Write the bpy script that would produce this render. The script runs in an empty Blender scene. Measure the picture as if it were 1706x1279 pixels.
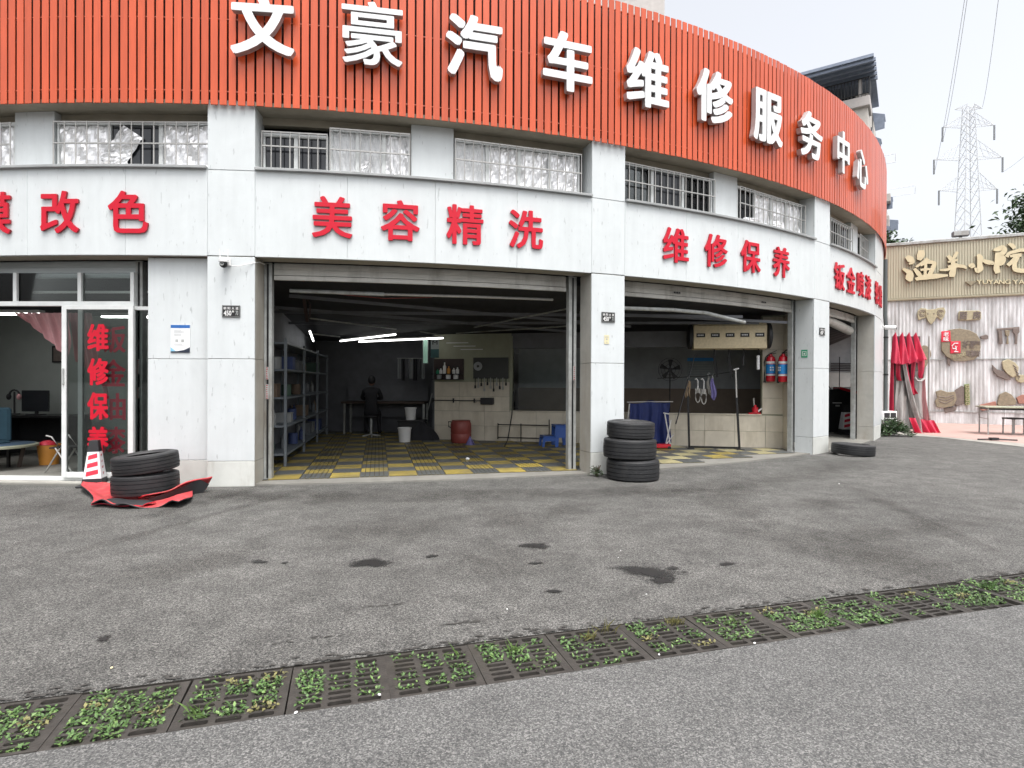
import bpy, bmesh, math, random
from mathutils import Matrix, Vector
random.seed(7)
rad = math.radians
SC = bpy.context.scene
COL = SC.collection

# ------------------------------------------------------------------ camera, sky, sun, exposure
H = 1.369
cam_d = bpy.data.cameras.new("camera")
cam = bpy.data.objects.new("camera", cam_d)
COL.objects.link(cam)
cam_d.sensor_width = 36.0
cam_d.lens = 967.03 / 1706 * 36.0
cam_d.clip_end = 3000
cam.location = (0, 0, H)
cam.rotation_euler = (Matrix.Rotation(rad(90) - 0.00405, 3, 'X') @ Matrix.Rotation(0.0039, 3, 'Z')).to_euler()
SC.camera = cam

w = bpy.data.worlds.new("World")
SC.world = w
w.use_nodes = True
nt = w.node_tree
nt.nodes.clear()
sky = nt.nodes.new('ShaderNodeTexSky')
sky.sky_type = 'NISHITA'
sky.sun_disc = False
SUN_EL, SUN_ROT = 68, 160
sky.sun_elevation = rad(SUN_EL)
sky.sun_rotation = rad(SUN_ROT)
sky.air_density = 1.0
sky.dust_density = 6.0
hs = nt.nodes.new('ShaderNodeHueSaturation')
hs.inputs['Saturation'].default_value = 0.22
bg = nt.nodes.new('ShaderNodeBackground')
bg.inputs['Strength'].default_value = 0.15
wo = nt.nodes.new('ShaderNodeOutputWorld')
nt.links.new(sky.outputs[0], hs.inputs['Color'])
nt.links.new(hs.outputs[0], bg.inputs['Color'])
nt.links.new(bg.outputs[0], wo.inputs['Surface'])

sun_d = bpy.data.lights.new("sun", 'SUN')
sun_d.energy = 0.7
sun_d.angle = rad(28)
sun_d.color = (1.0, 0.97, 0.93)
sun = bpy.data.objects.new("sun", sun_d)
COL.objects.link(sun)
_az, _el = rad(SUN_ROT), rad(SUN_EL)
sdir = Vector((math.sin(_az) * math.cos(_el), math.cos(_az) * math.cos(_el), math.sin(_el)))
sun.rotation_euler = sdir.to_track_quat('Z', 'Y').to_euler()

SC.view_settings.view_transform = 'Standard'
SC.view_settings.look = 'None'
SC.view_settings.exposure = 1.2
SC.view_settings.gamma = 1.0
SC.view_settings.use_curve_mapping = False
SC.render.engine = 'CYCLES'
SC.cycles.use_denoising = True
SC.cycles.max_bounces = 7
SC.cycles.diffuse_bounces = 4
SC.cycles.transparent_max_bounces = 12
SC.cycles.caustics_reflective = False
SC.cycles.caustics_refractive = False

# ------------------------------------------------------------------ helpers
class MB:
    """collects faces; build() links them as one mesh object"""
    def __init__(s):
        s.v, s.f, s.m, s.T = [], [], [], None
    def add(s, vs, fs, mi=0):
        n = len(s.v)
        if s.T is not None:
            vs = [s.T @ Vector(p) for p in vs]
        s.v += [tuple(p) for p in vs]
        s.f += [tuple(i + n for i in f) for f in fs]
        s.m += [mi] * len(fs)
        return s
    def box(s, x0, x1, y0, y1, z0, z1, mi=0):
        vs = [(x, y, z) for z in (z0, z1) for y in (y0, y1) for x in (x0, x1)]
        return s.add(vs, [(0, 2, 3, 1), (4, 5, 7, 6), (0, 1, 5, 4), (2, 6, 7, 3), (0, 4, 6, 2), (1, 3, 7, 5)], mi)
    def rbox(s, M, x0, x1, y0, y1, z0, z1, mi=0):
        o = s.T; s.T = M if o is None else o @ M
        s.box(x0, x1, y0, y1, z0, z1, mi); s.T = o
        return s
    def bar(s, a, b, wd, hg=None, mi=0):
        a, b = Vector(a), Vector(b)
        d = b - a
        q = d.to_track_quat('Z', 'Y').to_matrix().to_4x4()
        hg = hg or wd
        return s.rbox(Matrix.Translation(a) @ q, -wd / 2, wd / 2, -hg / 2, hg / 2, 0, d.length, mi)
    def tube(s, path, r, n=8, mi=0, cap=True):
        P = [Vector(p) for p in path]
        R = r if isinstance(r, (list, tuple)) else [r] * len(P)
        rings = []
        ref = None
        for i, p in enumerate(P):
            t = (P[min(i + 1, len(P) - 1)] - P[max(i - 1, 0)]).normalized()
            if ref is None:
                ref = Vector((0, 0, 1)) if abs(t.z) < 0.9 else Vector((1, 0, 0))
            a = t.cross(ref)
            if a.length < 1e-5:
                a = t.orthogonal()
            a.normalize()
            b = t.cross(a).normalized()
            ref = -b if False else ref
            rings.append([p + R[i] * (math.cos(2 * math.pi * k / n) * a + math.sin(2 * math.pi * k / n) * b) for k in range(n)])
        vs = [q for g in rings for q in g]
        fs = []
        for i in range(len(P) - 1):
            for k in range(n):
                k2 = (k + 1) % n
                fs.append((i * n + k, i * n + k2, (i + 1) * n + k2, (i + 1) * n + k))
        if cap:
            fs.append(tuple(range(n))[::-1])
            fs.append(tuple((len(P) - 1) * n + k for k in range(n)))
        return s.add(vs, fs, mi)
    def lathe(s, prof, n=32, c=(0, 0, 0), mi=0, close=False):
        vs, fs = [], []
        for r, z in prof:
            for k in range(n):
                a = 2 * math.pi * k / n
                vs.append((c[0] + r * math.cos(a), c[1] + r * math.sin(a), c[2] + z))
        m = len(prof)
        for i in range(m if close else m - 1):
            j = (i + 1) % m
            for k in range(n):
                k2 = (k + 1) % n
                fs.append((i * n + k, i * n + k2, j * n + k2, j * n + k))
        return s.add(vs, fs, mi)
    def prism(s, poly, y0, y1, mi=0, side=None):
        """polygon in XZ extruded from y0 (front) to y1"""
        n = len(poly)
        vs = [(x, y0, z) for x, z in poly] + [(x, y1, z) for x, z in poly]
        s.add(vs, [tuple(range(n))], mi)
        s.add(vs, [tuple(range(2 * n - 1, n - 1, -1))], mi)
        return s.add(vs, [(i, i + n, (i + 1) % n + n, (i + 1) % n) for i in range(n)], mi if side is None else side)
    def arc(s, p0, p1, r0, r1, z0, z1, step=1.2, mi=0):
        """curved box about the facade's centre, angles in degrees"""
        n = max(1, int(abs(p1 - p0) / step + 0.5))
        vs, fs = [], []
        for i in range(n + 1):
            p = p0 + (p1 - p0) * i / n
            for r, z in ((r1, z0), (r1, z1), (r0, z1), (r0, z0)):
                vs.append(pol(p, r, z))
        for i in range(n):
            a, b = i * 4, i * 4 + 4
            for k in range(4):
                k2 = (k + 1) % 4
                fs.append((a + k, b + k, b + k2, a + k2))
        fs.append((0, 1, 2, 3))
        fs.append((n * 4 + 3, n * 4 + 2, n * 4 + 1, n * 4))
        return s.add(vs, fs, mi)
    def sphere(s, c, r, n=12, m=8, sc=(1, 1, 1), mi=0):
        vs, fs = [], []
        for i in range(m + 1):
            t = math.pi * i / m
            for k in range(n):
                a = 2 * math.pi * k / n
                vs.append((c[0] + r * sc[0] * math.sin(t) * math.cos(a), c[1] + r * sc[1] * math.sin(t) * math.sin(a), c[2] + r * sc[2] * math.cos(t)))
        for i in range(m):
            for k in range(n):
                k2 = (k + 1) % n
                fs.append((i * n + k, (i + 1) * n + k, (i + 1) * n + k2, i * n + k2))
        return s.add(vs, fs, mi)
    def grid(s, fn, nu, nv, mi=0):
        vs = [fn(i / nu, j / nv) for j in range(nv + 1) for i in range(nu + 1)]
        fs = [(j * (nu + 1) + i, j * (nu + 1) + i + 1, (j + 1) * (nu + 1) + i + 1, (j + 1) * (nu + 1) + i) for j in range(nv) for i in range(nu)]
        return s.add(vs, fs, mi)
    def mesh(s, name, mats, smooth=False, bevel=0, fix=True):
        me = bpy.data.meshes.new(name)
        me.from_pydata(s.v, [], s.f)
        for m in (mats if isinstance(mats, (list, tuple)) else [mats]):
            me.materials.append(m)
        me.polygons.foreach_set('material_index', s.m)
        if fix or bevel:
            bm = bmesh.new(); bm.from_mesh(me)
            if bevel:
                bmesh.ops.remove_doubles(bm, verts=bm.verts, dist=1e-6)
            if fix:
                bmesh.ops.recalc_face_normals(bm, faces=bm.faces)
            if bevel:
                es = [e for e in bm.edges if len(e.link_faces) == 2 and e.calc_face_angle(0) > 0.6]
                bmesh.ops.bevel(bm, geom=es, offset=bevel, segments=1, affect='EDGES', profile=0.5)
            bm.to_mesh(me); bm.free()
        if smooth:
            me.polygons.foreach_set('use_smooth', [True] * len(me.polygons))
            try:
                me.set_sharp_from_angle(angle=rad(35))
            except Exception:
                pass
        me.update()
        return me
    def build(s, name, mats, parent=None, M=None, smooth=False, bevel=0, world=False, fix=True, **kw):
        return link(name, s.mesh(name, mats, smooth, bevel, fix), parent, M, world, **kw)

WM = {}
def link(name, me, parent=None, M=None, world=False, label=None, cat=None, group=None, kind=None):
    """M: matrix local to the parent, or a world matrix when world=True"""
    o = bpy.data.objects.new(name, me)
    COL.objects.link(o)
    M = M or Matrix.Identity(4)
    if parent is not None:
        o.parent = parent
        o.matrix_parent_inverse = Matrix.Identity(4)
        if world:
            M = WM[parent].inverted() @ M
        o.matrix_basis = M
        WM[o] = WM[parent] @ M
    else:
        o.matrix_basis = M
        WM[o] = M
    return tag(o, label, cat, group, kind)
def tag(o, label=None, cat=None, group=None, kind=None):
    if label: o['label'] = label
    if cat: o['category'] = cat
    if group: o['group'] = group
    if kind: o['kind'] = kind
    return o
def thing(name, label, cat, M=None, group=None):
    return link(name, None, None, M, label=label, cat=cat, group=group)
def copy_tree(o, parent=None, M=None):
    c = o.copy(); COL.objects.link(c)
    if parent is not None:
        c.parent = parent
        WM[c] = WM[parent] @ o.matrix_basis
    else:
        c.matrix_basis = M; WM[c] = M
    for ch in KIDS(o):
        copy_tree(ch, c)
    return c
def KIDS(o):
    return [c for c in WM if c.parent is o]
T = lambda x, y, z: Matrix.Translation((x, y, z))
RZ = lambda d: Matrix.Rotation(rad(d), 4, 'Z')
RX = lambda d: Matrix.Rotation(rad(d), 4, 'X')
RY = lambda d: Matrix.Rotation(rad(d), 4, 'Y')

# facade: an arc of a circle
CX, CY, R = -5.0248, 25.2307, 17.812
def pol(p, r, z=0.0):
    a = rad(p)
    return Vector((CX + r * math.sin(a), CY - r * math.cos(a), z))
def fac(p, r, z=0.0):
    """frame on the facade: X along it, Y into the building, Z up"""
    return Matrix.Translation(pol(p, r, z)) @ RZ(p)

# ---- materials
def new_mat(name):
    m = bpy.data.materials.new(name); m.use_nodes = True
    n = m.node_tree.nodes
    return m, m.node_tree, n['Principled BSDF']
def N(t, typ, **kw):
    n = t.nodes.new(typ)
    for k, v in kw.items():
        if k in n.inputs: n.inputs[k].default_value = v
        else: setattr(n, k, v)
    return n
def coords(t, scale=(1, 1, 1), rnd=False):
    tc = N(t, 'ShaderNodeTexCoord')
    mp = N(t, 'ShaderNodeMapping')
    mp.inputs['Scale'].default_value = scale
    t.links.new(tc.outputs['Object'], mp.inputs['Vector'])
    if rnd:
        oi = N(t, 'ShaderNodeObjectInfo')
        vm = N(t, 'ShaderNodeVectorMath', operation='SCALE')
        cx = N(t, 'ShaderNodeCombineXYZ')
        for i in range(3): t.links.new(oi.outputs['Random'], cx.inputs[i])
        t.links.new(cx.outputs[0], vm.inputs[0]); vm.inputs['Scale'].default_value = 37.0
        t.links.new(vm.outputs[0], mp.inputs['Location'])
    return mp
def mat(name, col, rough=0.6, metal=0.0, var=0.12, scale=4.0, bump=0.0, bscale=60.0, stretch=(1, 1, 1), rnd=0.0, spec=0.5, coat=0.0, trans=0.0, dirt=None, dscale=2.0, dthr=(0.5, 0.75)):
    m, t, b = new_mat(name)
    b.inputs['Roughness'].default_value = rough
    b.inputs['Metallic'].default_value = metal
    b.inputs['Specular IOR Level'].default_value = spec
    b.inputs['Coat Weight'].default_value = coat
    b.inputs['Transmission Weight'].default_value = trans
    mp = coords(t, stretch, rnd > 0)
    nz = N(t, 'ShaderNodeTexNoise', Scale=scale, Detail=6.0, Roughness=0.6)
    t.links.new(mp.outputs[0], nz.inputs['Vector'])
    mr = N(t, 'ShaderNodeMapRange')
    mr.inputs['From Min'].default_value = 0.3; mr.inputs['From Max'].default_value = 0.7
    mr.inputs['To Min'].default_value = 1 - var; mr.inputs['To Max'].default_value = 1 + var
    t.links.new(nz.outputs['Fac'], mr.inputs['Value'])
    out = mr.outputs[0]
    if rnd:
        oi = N(t, 'ShaderNodeObjectInfo')
        m2 = N(t, 'ShaderNodeMapRange')
        m2.inputs['To Min'].default_value = 1 - rnd; m2.inputs['To Max'].default_value = 1 + rnd
        t.links.new(oi.outputs['Random'], m2.inputs['Value'])
        mm = N(t, 'ShaderNodeMath', operation='MULTIPLY')
        t.links.new(out, mm.inputs[0]); t.links.new(m2.outputs[0], mm.inputs[1]); out = mm.outputs[0]
    vm = N(t, 'ShaderNodeVectorMath', operation='SCALE')
    vm.inputs[0].default_value = col
    t.links.new(out, vm.inputs['Scale'])
    c = vm.outputs[0]
    if dirt:
        mp2 = coords(t, (dscale, dscale, dscale * 0.22), rnd > 0)
        n2 = N(t, 'ShaderNodeTexNoise', Scale=1.0, Detail=8.0, Roughness=0.65)
        t.links.new(mp2.outputs[0], n2.inputs['Vector'])
        m3 = N(t, 'ShaderNodeMapRange')
        m3.inputs['From Min'].default_value = dthr[0]; m3.inputs['From Max'].default_value = dthr[1]
        m3.inputs['To Max'].default_value = 0.75
        t.links.new(n2.outputs['Fac'], m3.inputs['Value'])
        mx = N(t, 'ShaderNodeMix', data_type='RGBA')
        t.links.new(m3.outputs[0], mx.inputs['Factor'])
        t.links.new(c, mx.inputs['A']); mx.inputs['B'].default_value = (*dirt, 1)
        c = mx.outputs['Result']
    t.links.new(c, b.inputs['Base Color'])
    if bump:
        nb = N(t, 'ShaderNodeTexNoise', Scale=bscale, Detail=4.0)
        t.links.new(mp.outputs[0], nb.inputs['Vector'])
        bp = N(t, 'ShaderNodeBump', Strength=bump, Distance=0.01)
        t.links.new(nb.outputs['Fac'], bp.inputs['Height'])
        t.links.new(bp.outputs[0], b.inputs['Normal'])
    return m
def emit_mat(name, col, s):
    m, t, b = new_mat(name)
    b.inputs['Base Color'].default_value = (*col, 1)
    b.inputs['Emission Color'].default_value = (*col, 1)
    b.inputs['Emission Strength'].default_value = s
    return m
def glass_mat(name, tint=(0.9, 0.95, 0.93), refl=0.9, dust=0.0):
    m, t, b = new_mat(name)
    t.nodes.remove(b)
    tr = N(t, 'ShaderNodeBsdfTransparent'); tr.inputs[0].default_value = (*tint, 1)
    gl = N(t, 'ShaderNodeBsdfGlossy'); gl.inputs['Roughness'].default_value = 0.02
    gl.inputs['Color'].default_value = (refl, refl, refl, 1)
    fr = N(t, 'ShaderNodeFresnel', IOR=1.5)
    mx = N(t, 'ShaderNodeMixShader')
    t.links.new(fr.outputs[0], mx.inputs[0]); t.links.new(tr.outputs[0], mx.inputs[1]); t.links.new(gl.outputs[0], mx.inputs[2])
    out = mx.outputs[0]
    if dust:
        df = N(t, 'ShaderNodeBsdfDiffuse'); df.inputs['Color'].default_value = (0.6, 0.62, 0.62, 1)
        m2 = N(t, 'ShaderNodeMixShader'); m2.inputs[0].default_value = dust
        t.links.new(out, m2.inputs[1]); t.links.new(df.outputs[0], m2.inputs[2]); out = m2.outputs[0]
    t.links.new(out, t.nodes['Material Output'].inputs['Surface'])
    return m

def asphalt_mat(name, gain, midlo, patch, tint, flat=0.0):
    m, t, b = new_mat(name)
    mp = coords(t)
    vo = N(t, 'ShaderNodeTexVoronoi', Scale=180.0, Randomness=1.0)
    n1 = N(t, 'ShaderNodeTexNoise', Scale=60.0, Detail=6.0, Roughness=0.75)
    n2 = N(t, 'ShaderNodeTexNoise', Scale=0.55, Detail=5.0, Roughness=0.6)
    n3 = N(t, 'ShaderNodeTexNoise', Scale=3.5, Detail=6.0, Roughness=0.7)
    for n in (vo, n1, n2, n3): t.links.new(mp.outputs[0], n.inputs['Vector'])
    sep = N(t, 'ShaderNodeSeparateColor'); t.links.new(vo.outputs['Color'], sep.inputs[0])
    ad = N(t, 'ShaderNodeMath', operation='MULTIPLY_ADD'); ad.inputs[1].default_value = 0.55
    t.links.new(sep.outputs[0], ad.inputs[0]); 
    n1s = N(t, 'ShaderNodeMath', operation='MULTIPLY'); n1s.inputs[1].default_value = 0.75
    t.links.new(n1.outputs['Fac'], n1s.inputs[0]); t.links.new(n1s.outputs[0], ad.inputs[2])
    cr = N(t, 'ShaderNodeValToRGB')
    e = cr.color_ramp.elements
    e[0].position = 0.32; e[0].color = (0.016, 0.016, 0.016, 1)
    e[1].position = 0.98; e[1].color = (0.30, 0.29, 0.275, 1)
    k = e.new(0.55); k.color = (0.066, 0.065, 0.062, 1)
    k = e.new(0.75); k.color = (0.138, 0.135, 0.129, 1)
    t.links.new(ad.outputs[0], cr.inputs[0])
    for el in cr.color_ramp.elements:
        el.color = tuple(c + (.105 - c) * flat for c in el.color[:3]) + (1,)
    big = N(t, 'ShaderNodeMapRange')
    big.inputs['From Min'].default_value = 0.3; big.inputs['From Max'].default_value = 0.7
    big.inputs['To Min'].default_value = (1 - patch) * gain; big.inputs['To Max'].default_value = (1 + patch * .7) * gain
    t.links.new(n2.outputs['Fac'], big.inputs['Value'])
    mid = N(t, 'ShaderNodeMapRange')
    mid.inputs['From Min'].default_value = 0.3; mid.inputs['From Max'].default_value = 0.62
    mid.inputs['To Min'].default_value = midlo; mid.inputs['To Max'].default_value = 1.05
    t.links.new(n3.outputs['Fac'], mid.inputs['Value'])
    mu = N(t, 'ShaderNodeMath', operation='MULTIPLY')
    t.links.new(big.outputs[0], mu.inputs[0]); t.links.new(mid.outputs[0], mu.inputs[1])
    vm = N(t, 'ShaderNodeVectorMath', operation='SCALE')
    t.links.new(cr.outputs[0], vm.inputs[0]); t.links.new(mu.outputs[0], vm.inputs['Scale'])
    tn = N(t, 'ShaderNodeVectorMath', operation='MULTIPLY'); tn.inputs[1].default_value = tint
    t.links.new(vm.outputs[0], tn.inputs[0])
    t.links.new(tn.outputs[0], b.inputs['Base Color'])
    b.inputs['Roughness'].default_value = 0.82
    b.inputs['Specular IOR Level'].default_value = 0.35
    bp = N(t, 'ShaderNodeBump', Strength=0.7, Distance=0.006)
    t.links.new(ad.outputs[0], bp.inputs['Height']); t.links.new(bp.outputs[0], b.inputs['Normal'])
    return m

def marble_mat():
    m, t, b = new_mat("white_marble")
    mp = coords(t, (1, 1, 1), True)
    wv = N(t, 'ShaderNodeTexNoise', Scale=2.2, Detail=8.0, Roughness=0.62, Distortion=1.6)
    mp2 = coords(t, (9, 9, 0.8), True)
    st = N(t, 'ShaderNodeTexNoise', Scale=1.0, Detail=6.0, Roughness=0.6)
    mp3 = N(t, 'ShaderNodeMapping'); mp3.inputs['Rotation'].default_value = (0, 0.75, 0.3); mp3.inputs['Scale'].default_value = (9, 9, 2.2)
    t.links.new(mp.outputs[0], mp3.inputs[0])
    fl = N(t, 'ShaderNodeTexNoise', Scale=3.2, Detail=3.0, Roughness=0.5)
    t.links.new(mp.outputs[0], wv.inputs['Vector']); t.links.new(mp2.outputs[0], st.inputs['Vector']); t.links.new(mp3.outputs[0], fl.inputs['Vector'])
    r1 = N(t, 'ShaderNodeMapRange'); r1.inputs['From Min'].default_value = 0.35; r1.inputs['From Max'].default_value = 0.68; r1.inputs['To Min'].default_value = 1.03; r1.inputs['To Max'].default_value = 0.97
    t.links.new(wv.outputs['Fac'], r1.inputs['Value'])
    r2 = N(t, 'ShaderNodeMapRange'); r2.inputs['From Min'].default_value = 0.35; r2.inputs['From Max'].default_value = 0.75; r2.inputs['To Min'].default_value = 1.03; r2.inputs['To Max'].default_value = 0.96
    t.links.new(st.outputs['Fac'], r2.inputs['Value'])
    r3 = N(t, 'ShaderNodeMapRange'); r3.inputs['From Min'].default_value = 0.66; r3.inputs['From Max'].default_value = 0.73; r3.inputs['To Min'].default_value = 1.0; r3.inputs['To Max'].default_value = 0.72
    t.links.new(fl.outputs['Fac'], r3.inputs['Value'])
    a = N(t, 'ShaderNodeMath', operation='MULTIPLY'); c = N(t, 'ShaderNodeMath', operation='MULTIPLY')
    t.links.new(r1.outputs[0], a.inputs[0]); t.links.new(r2.outputs[0], a.inputs[1])
    t.links.new(a.outputs[0], c.inputs[0]); t.links.new(r3.outputs[0], c.inputs[1])
    vm = N(t, 'ShaderNodeVectorMath', operation='SCALE'); vm.inputs[0].default_value = (0.575, 0.605, 0.61)
    t.links.new(c.outputs[0], vm.inputs['Scale']); t.links.new(vm.outputs[0], b.inputs['Base Color'])
    b.inputs['Roughness'].default_value = 0.38
    b.inputs['Specular IOR Level'].default_value = 0.4
    return m

M_ASPH = asphalt_mat("asphalt_old", 1.0, 0.60, 0.20, (1.0, 1.0, .985), .08)
M_ASPH2 = asphalt_mat("asphalt_near", 1.06, 0.80, 0.12, (.99, 1.0, 1.005), .33)
M_MARB = marble_mat()
M_PLIN = mat("cream_plinth", (0.55, 0.56, 0.53), 0.5, var=.08, rnd=.04, dirt=(.27, .24, .19), dscale=3.2, dthr=(.55, .78))
M_SLAT = mat("orange_red_slat", (0.525, 0.082, 0.026), 0.34, var=0.11, scale=3, rnd=0.09, stretch=(6, 6, 0.6), coat=0.22, spec=0.35, bump=0.03, bscale=8)
M_RAIL = mat("slat_rail", (0.42, 0.13, 0.09), 0.4)
M_MAROON = mat("dark_maroon", (0.035, 0.010, 0.008), 0.8)
M_WLET = mat("white_letter_face", (0.70, 0.71, 0.71), 0.35, var=0.03, rnd=0.02)
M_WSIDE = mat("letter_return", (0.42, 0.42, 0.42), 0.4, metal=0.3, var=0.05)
M_RLET = mat("red_letter", (0.52, 0.006, 0.024), 0.5, spec=.3, var=0.05)
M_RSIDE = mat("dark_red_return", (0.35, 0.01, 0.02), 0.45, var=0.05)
M_ALU = mat("white_aluminium", (0.66, 0.68, 0.67), 0.35, var=0.08, scale=6)
M_GALV = mat("galvanised_steel", (0.40, 0.415, 0.405), 0.42, metal=0.25, var=0.2, scale=9, dirt=(0.16, 0.13, 0.10), dscale=4)
M_SHUT = mat("shutter_aluminium", (0.44, 0.47, 0.475), 0.4, metal=0.3, var=0.1, stretch=(0.6, 0.6, 6))
M_SHUTB = mat("shutter_beige", (0.50, 0.49, 0.455), 0.45, metal=0.1, var=0.14, stretch=(0.8, 0.8, 6), dirt=(0.17, 0.15, 0.13), dscale=3)
M_SOFFIT = mat("beige_soffit", (0.32, 0.29, 0.23), 0.8, var=0.12)
M_SILL = mat("sill_stone", (0.30, 0.31, 0.31), 0.6, var=0.15)
M_STEEL = mat("brushed_steel_bar", (0.42, 0.41, 0.39), 0.35, metal=0.5, var=0.1, scale=20)
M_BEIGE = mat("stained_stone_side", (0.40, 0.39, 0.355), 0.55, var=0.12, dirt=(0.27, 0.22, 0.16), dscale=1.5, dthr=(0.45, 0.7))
M_FOIL = mat("silver_foil", (0.93, 0.93, 0.94), 0.3, metal=0.45, var=0.12, scale=6, bump=0.6, bscale=16, rnd=0.05)
M_DKGLASS = mat("dark_window_glass", (0.02, 0.022, 0.026), 0.06, var=0.1)
M_GLASS = glass_mat("clear_glass", (0.97, 0.98, 0.98), .5)
M_GLASSD = glass_mat("dim_glass", (0.88, 0.91, 0.90), .4)
M_RUB = mat("tyre_rubber", (0.014, 0.0145, 0.016), 0.55, var=0.25, scale=18, rnd=0.15, bump=0.15, bscale=90, dirt=(0.028, 0.027, 0.026), dscale=9)
M_BLK = mat("matt_black", (0.014, 0.014, 0.016), 0.6)
M_BLKM = mat("black_metal", (0.02, 0.02, 0.021), 0.35, metal=0.4)
M_IRON = mat("cast_iron", (0.05, 0.045, 0.04), 0.6, metal=0.25, var=0.3, scale=14, bump=0.3, bscale=80, rnd=0.2, dirt=(0.055, 0.05, 0.038), dscale=5)
M_SOIL = mat("wet_soil", (0.018, 0.015, 0.012), 0.9)
M_LEAF = mat("weed_leaf", (0.065, 0.125, 0.035), 0.5, var=0.55, scale=22, spec=0.4)
M_LEAF2 = mat("dark_leaf", (0.035, 0.07, 0.022), 0.5, var=0.5, scale=9)
M_BARK = mat("bark", (0.12, 0.09, 0.065), 0.9, bump=0.5, bscale=30)
M_CONC = mat("concrete", (0.33, 0.32, 0.29), 0.85, var=0.16, scale=5, bump=0.2, bscale=80, dirt=(0.18, 0.17, 0.15), dscale=2)
M_CEIL = mat("black_ceiling", (0.022, 0.023, 0.027), 0.8, var=0.3, stretch=(3, 0.6, 1))
M_DKWALL = mat("dark_wall", (0.15, 0.155, 0.17), 0.8, var=0.15)
M_CREAM = mat("cream_wall", (0.29, 0.30, 0.22), 0.6, var=0.1, dirt=(0.22, 0.21, 0.15), dscale=1.4)
M_TILE = mat("cream_tile", (0.60, 0.55, 0.45), 0.35, var=0.09, rnd=0.05, dirt=(0.33, 0.28, 0.2), dscale=2, dthr=(0.52, 0.75))
M_GROUT = mat("grout", (0.12, 0.11, 0.09), 0.9)
M_YTILE = mat("yellow_plastic", (0.34, 0.26, 0.06), 0.55, rnd=0.2, dirt=(0.13, 0.115, 0.065), dscale=2.2, dthr=(.42, .66))
M_GTILE = mat("grey_plastic", (0.085, 0.09, 0.09), 0.45, rnd=0.12)
M_WTILE = mat("pale_plastic", (0.40, 0.36, 0.2), 0.45, rnd=0.1, dirt=(0.2, 0.18, 0.1), dscale=3)
M_RED = mat("red_pvc", (0.62, 0.03, 0.06), 0.42, var=0.12, scale=6)
M_REDMAT = mat("red_rubber_mat", (0.46, 0.04, 0.048), 0.6, var=0.2, scale=9, dirt=(0.42, 0.16, 0.13), dscale=6)
M_GREYPVC = mat("clear_pvc_film", (0.46, 0.445, 0.43), 0.2, var=0.35, scale=3, stretch=(6, 6, .6), trans=0.3)
M_BLUE = mat("blue_cloth", (0.006, 0.017, 0.105), 0.7, var=0.2)
M_BLUEP = mat("blue_plastic", (0.03, 0.09, 0.33), 0.4)
M_WPL = mat("white_plastic", (0.7, 0.7, 0.69), 0.4, var=0.05)
M_PINK = mat("pink_curtain", (0.62, 0.33, 0.34), 0.8, var=0.1)
M_ORANGE = mat("orange_bin", (0.62, 0.27, 0.05), 0.45)
M_GOLD = mat("gold_panel", (0.60, 0.50, 0.32), 0.35, metal=0.1, var=0.12, stretch=(0.5, 6, 6))
M_FIRE = mat("extinguisher_red", (0.55, 0.015, 0.03), 0.25, coat=0.3, var=0.05)
M_STKB = mat("blue_sticker", (0.02, 0.25, 0.62), 0.5)
M_GRN = mat("green_sticker", (0.02, 0.27, 0.14), 0.5)
M_PAVE = mat("red_paving", (0.40, 0.27, 0.24), 0.8, var=0.12, scale=3, dirt=(0.42, 0.3, 0.26), dscale=1)
M_CORR = mat("beige_corrugated", (0.46, 0.44, 0.335), 0.5, var=0.07, scale=2)
M_SILV = mat("silver_corrugated", (0.645, 0.665, 0.68), 0.45, metal=0.05, var=0.2, stretch=(7, 7, 0.25), dirt=(0.25, 0.245, 0.24), dscale=2.4, dthr=(0.42, 0.64))
M_GOLDL = mat("pale_gold_letter", (0.60, 0.53, 0.35), 0.4, metal=0.2, var=0.06)
M_GOLDS = mat("gold_letter_side", (0.25, 0.22, 0.15), 0.5)
M_PLAQ = mat("bronze_plaque", (0.235, 0.20, 0.14), 0.55, var=0.25, scale=14)
M_PLAQD = mat("dark_plaque", (0.165, 0.135, 0.12), 0.55, var=0.2, scale=14)
M_PLAQL = mat("light_plaque", (0.40, 0.36, 0.24), 0.55, var=0.15, scale=14)
M_TERRA = mat("terracotta_plaque", (0.33, 0.16, 0.12), 0.6, var=0.2, scale=14)
M_APT = mat("hazed_apartment_cladding", (0.52, 0.49, 0.45), 0.8, var=0.08, rnd=0.05)  # tone lightened so the colour itself carries the distance haze
M_APTG = mat("apartment_grey", (0.47, 0.44, 0.42), 0.8, var=0.08)
M_ROOFB = mat("blue_grey_metal", (0.20, 0.235, 0.30), 0.5, metal=0.2, var=0.15)  # lightened as well, distance haze put into the colour
M_PYL = mat("hazed_pylon_steel", (0.62, 0.63, 0.64), 0.5, metal=0.2)  # pale steel with the far haze painted into its colour
M_DKGREY = mat("dark_grey_pvc", (.085, .095, .095), .5)
M_WIRE = mat("power_cable", (0.5, 0.51, 0.52), 0.5)
M_OIL = mat("oil_stain", (0.022, 0.021, 0.02), 0.45, var=0.4, scale=20, bump=0.4, bscale=120)
M_WOOD = mat("dark_wood", (0.06, 0.04, 0.03), 0.6)
M_OFFW = mat("office_wall", (0.36, 0.39, 0.37), 0.7, var=0.06)
M_LIGHT = emit_mat("lit_tube", (1.0, 1.0, 0.97), 2.6)
M_OLIGHT = emit_mat("office_tube", (1.0, 1.0, 0.97), 6.0)
M_GLIGHT = emit_mat("green_lit_panel", (0.30, 0.50, 0.40), 0.13)
M_PAPER = mat("white_paper", (0.75, 0.76, 0.77), 0.6, var=0.02)
M_CLOTHD = mat("dark_clothes", (0.02, 0.02, 0.024), 0.9)
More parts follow.
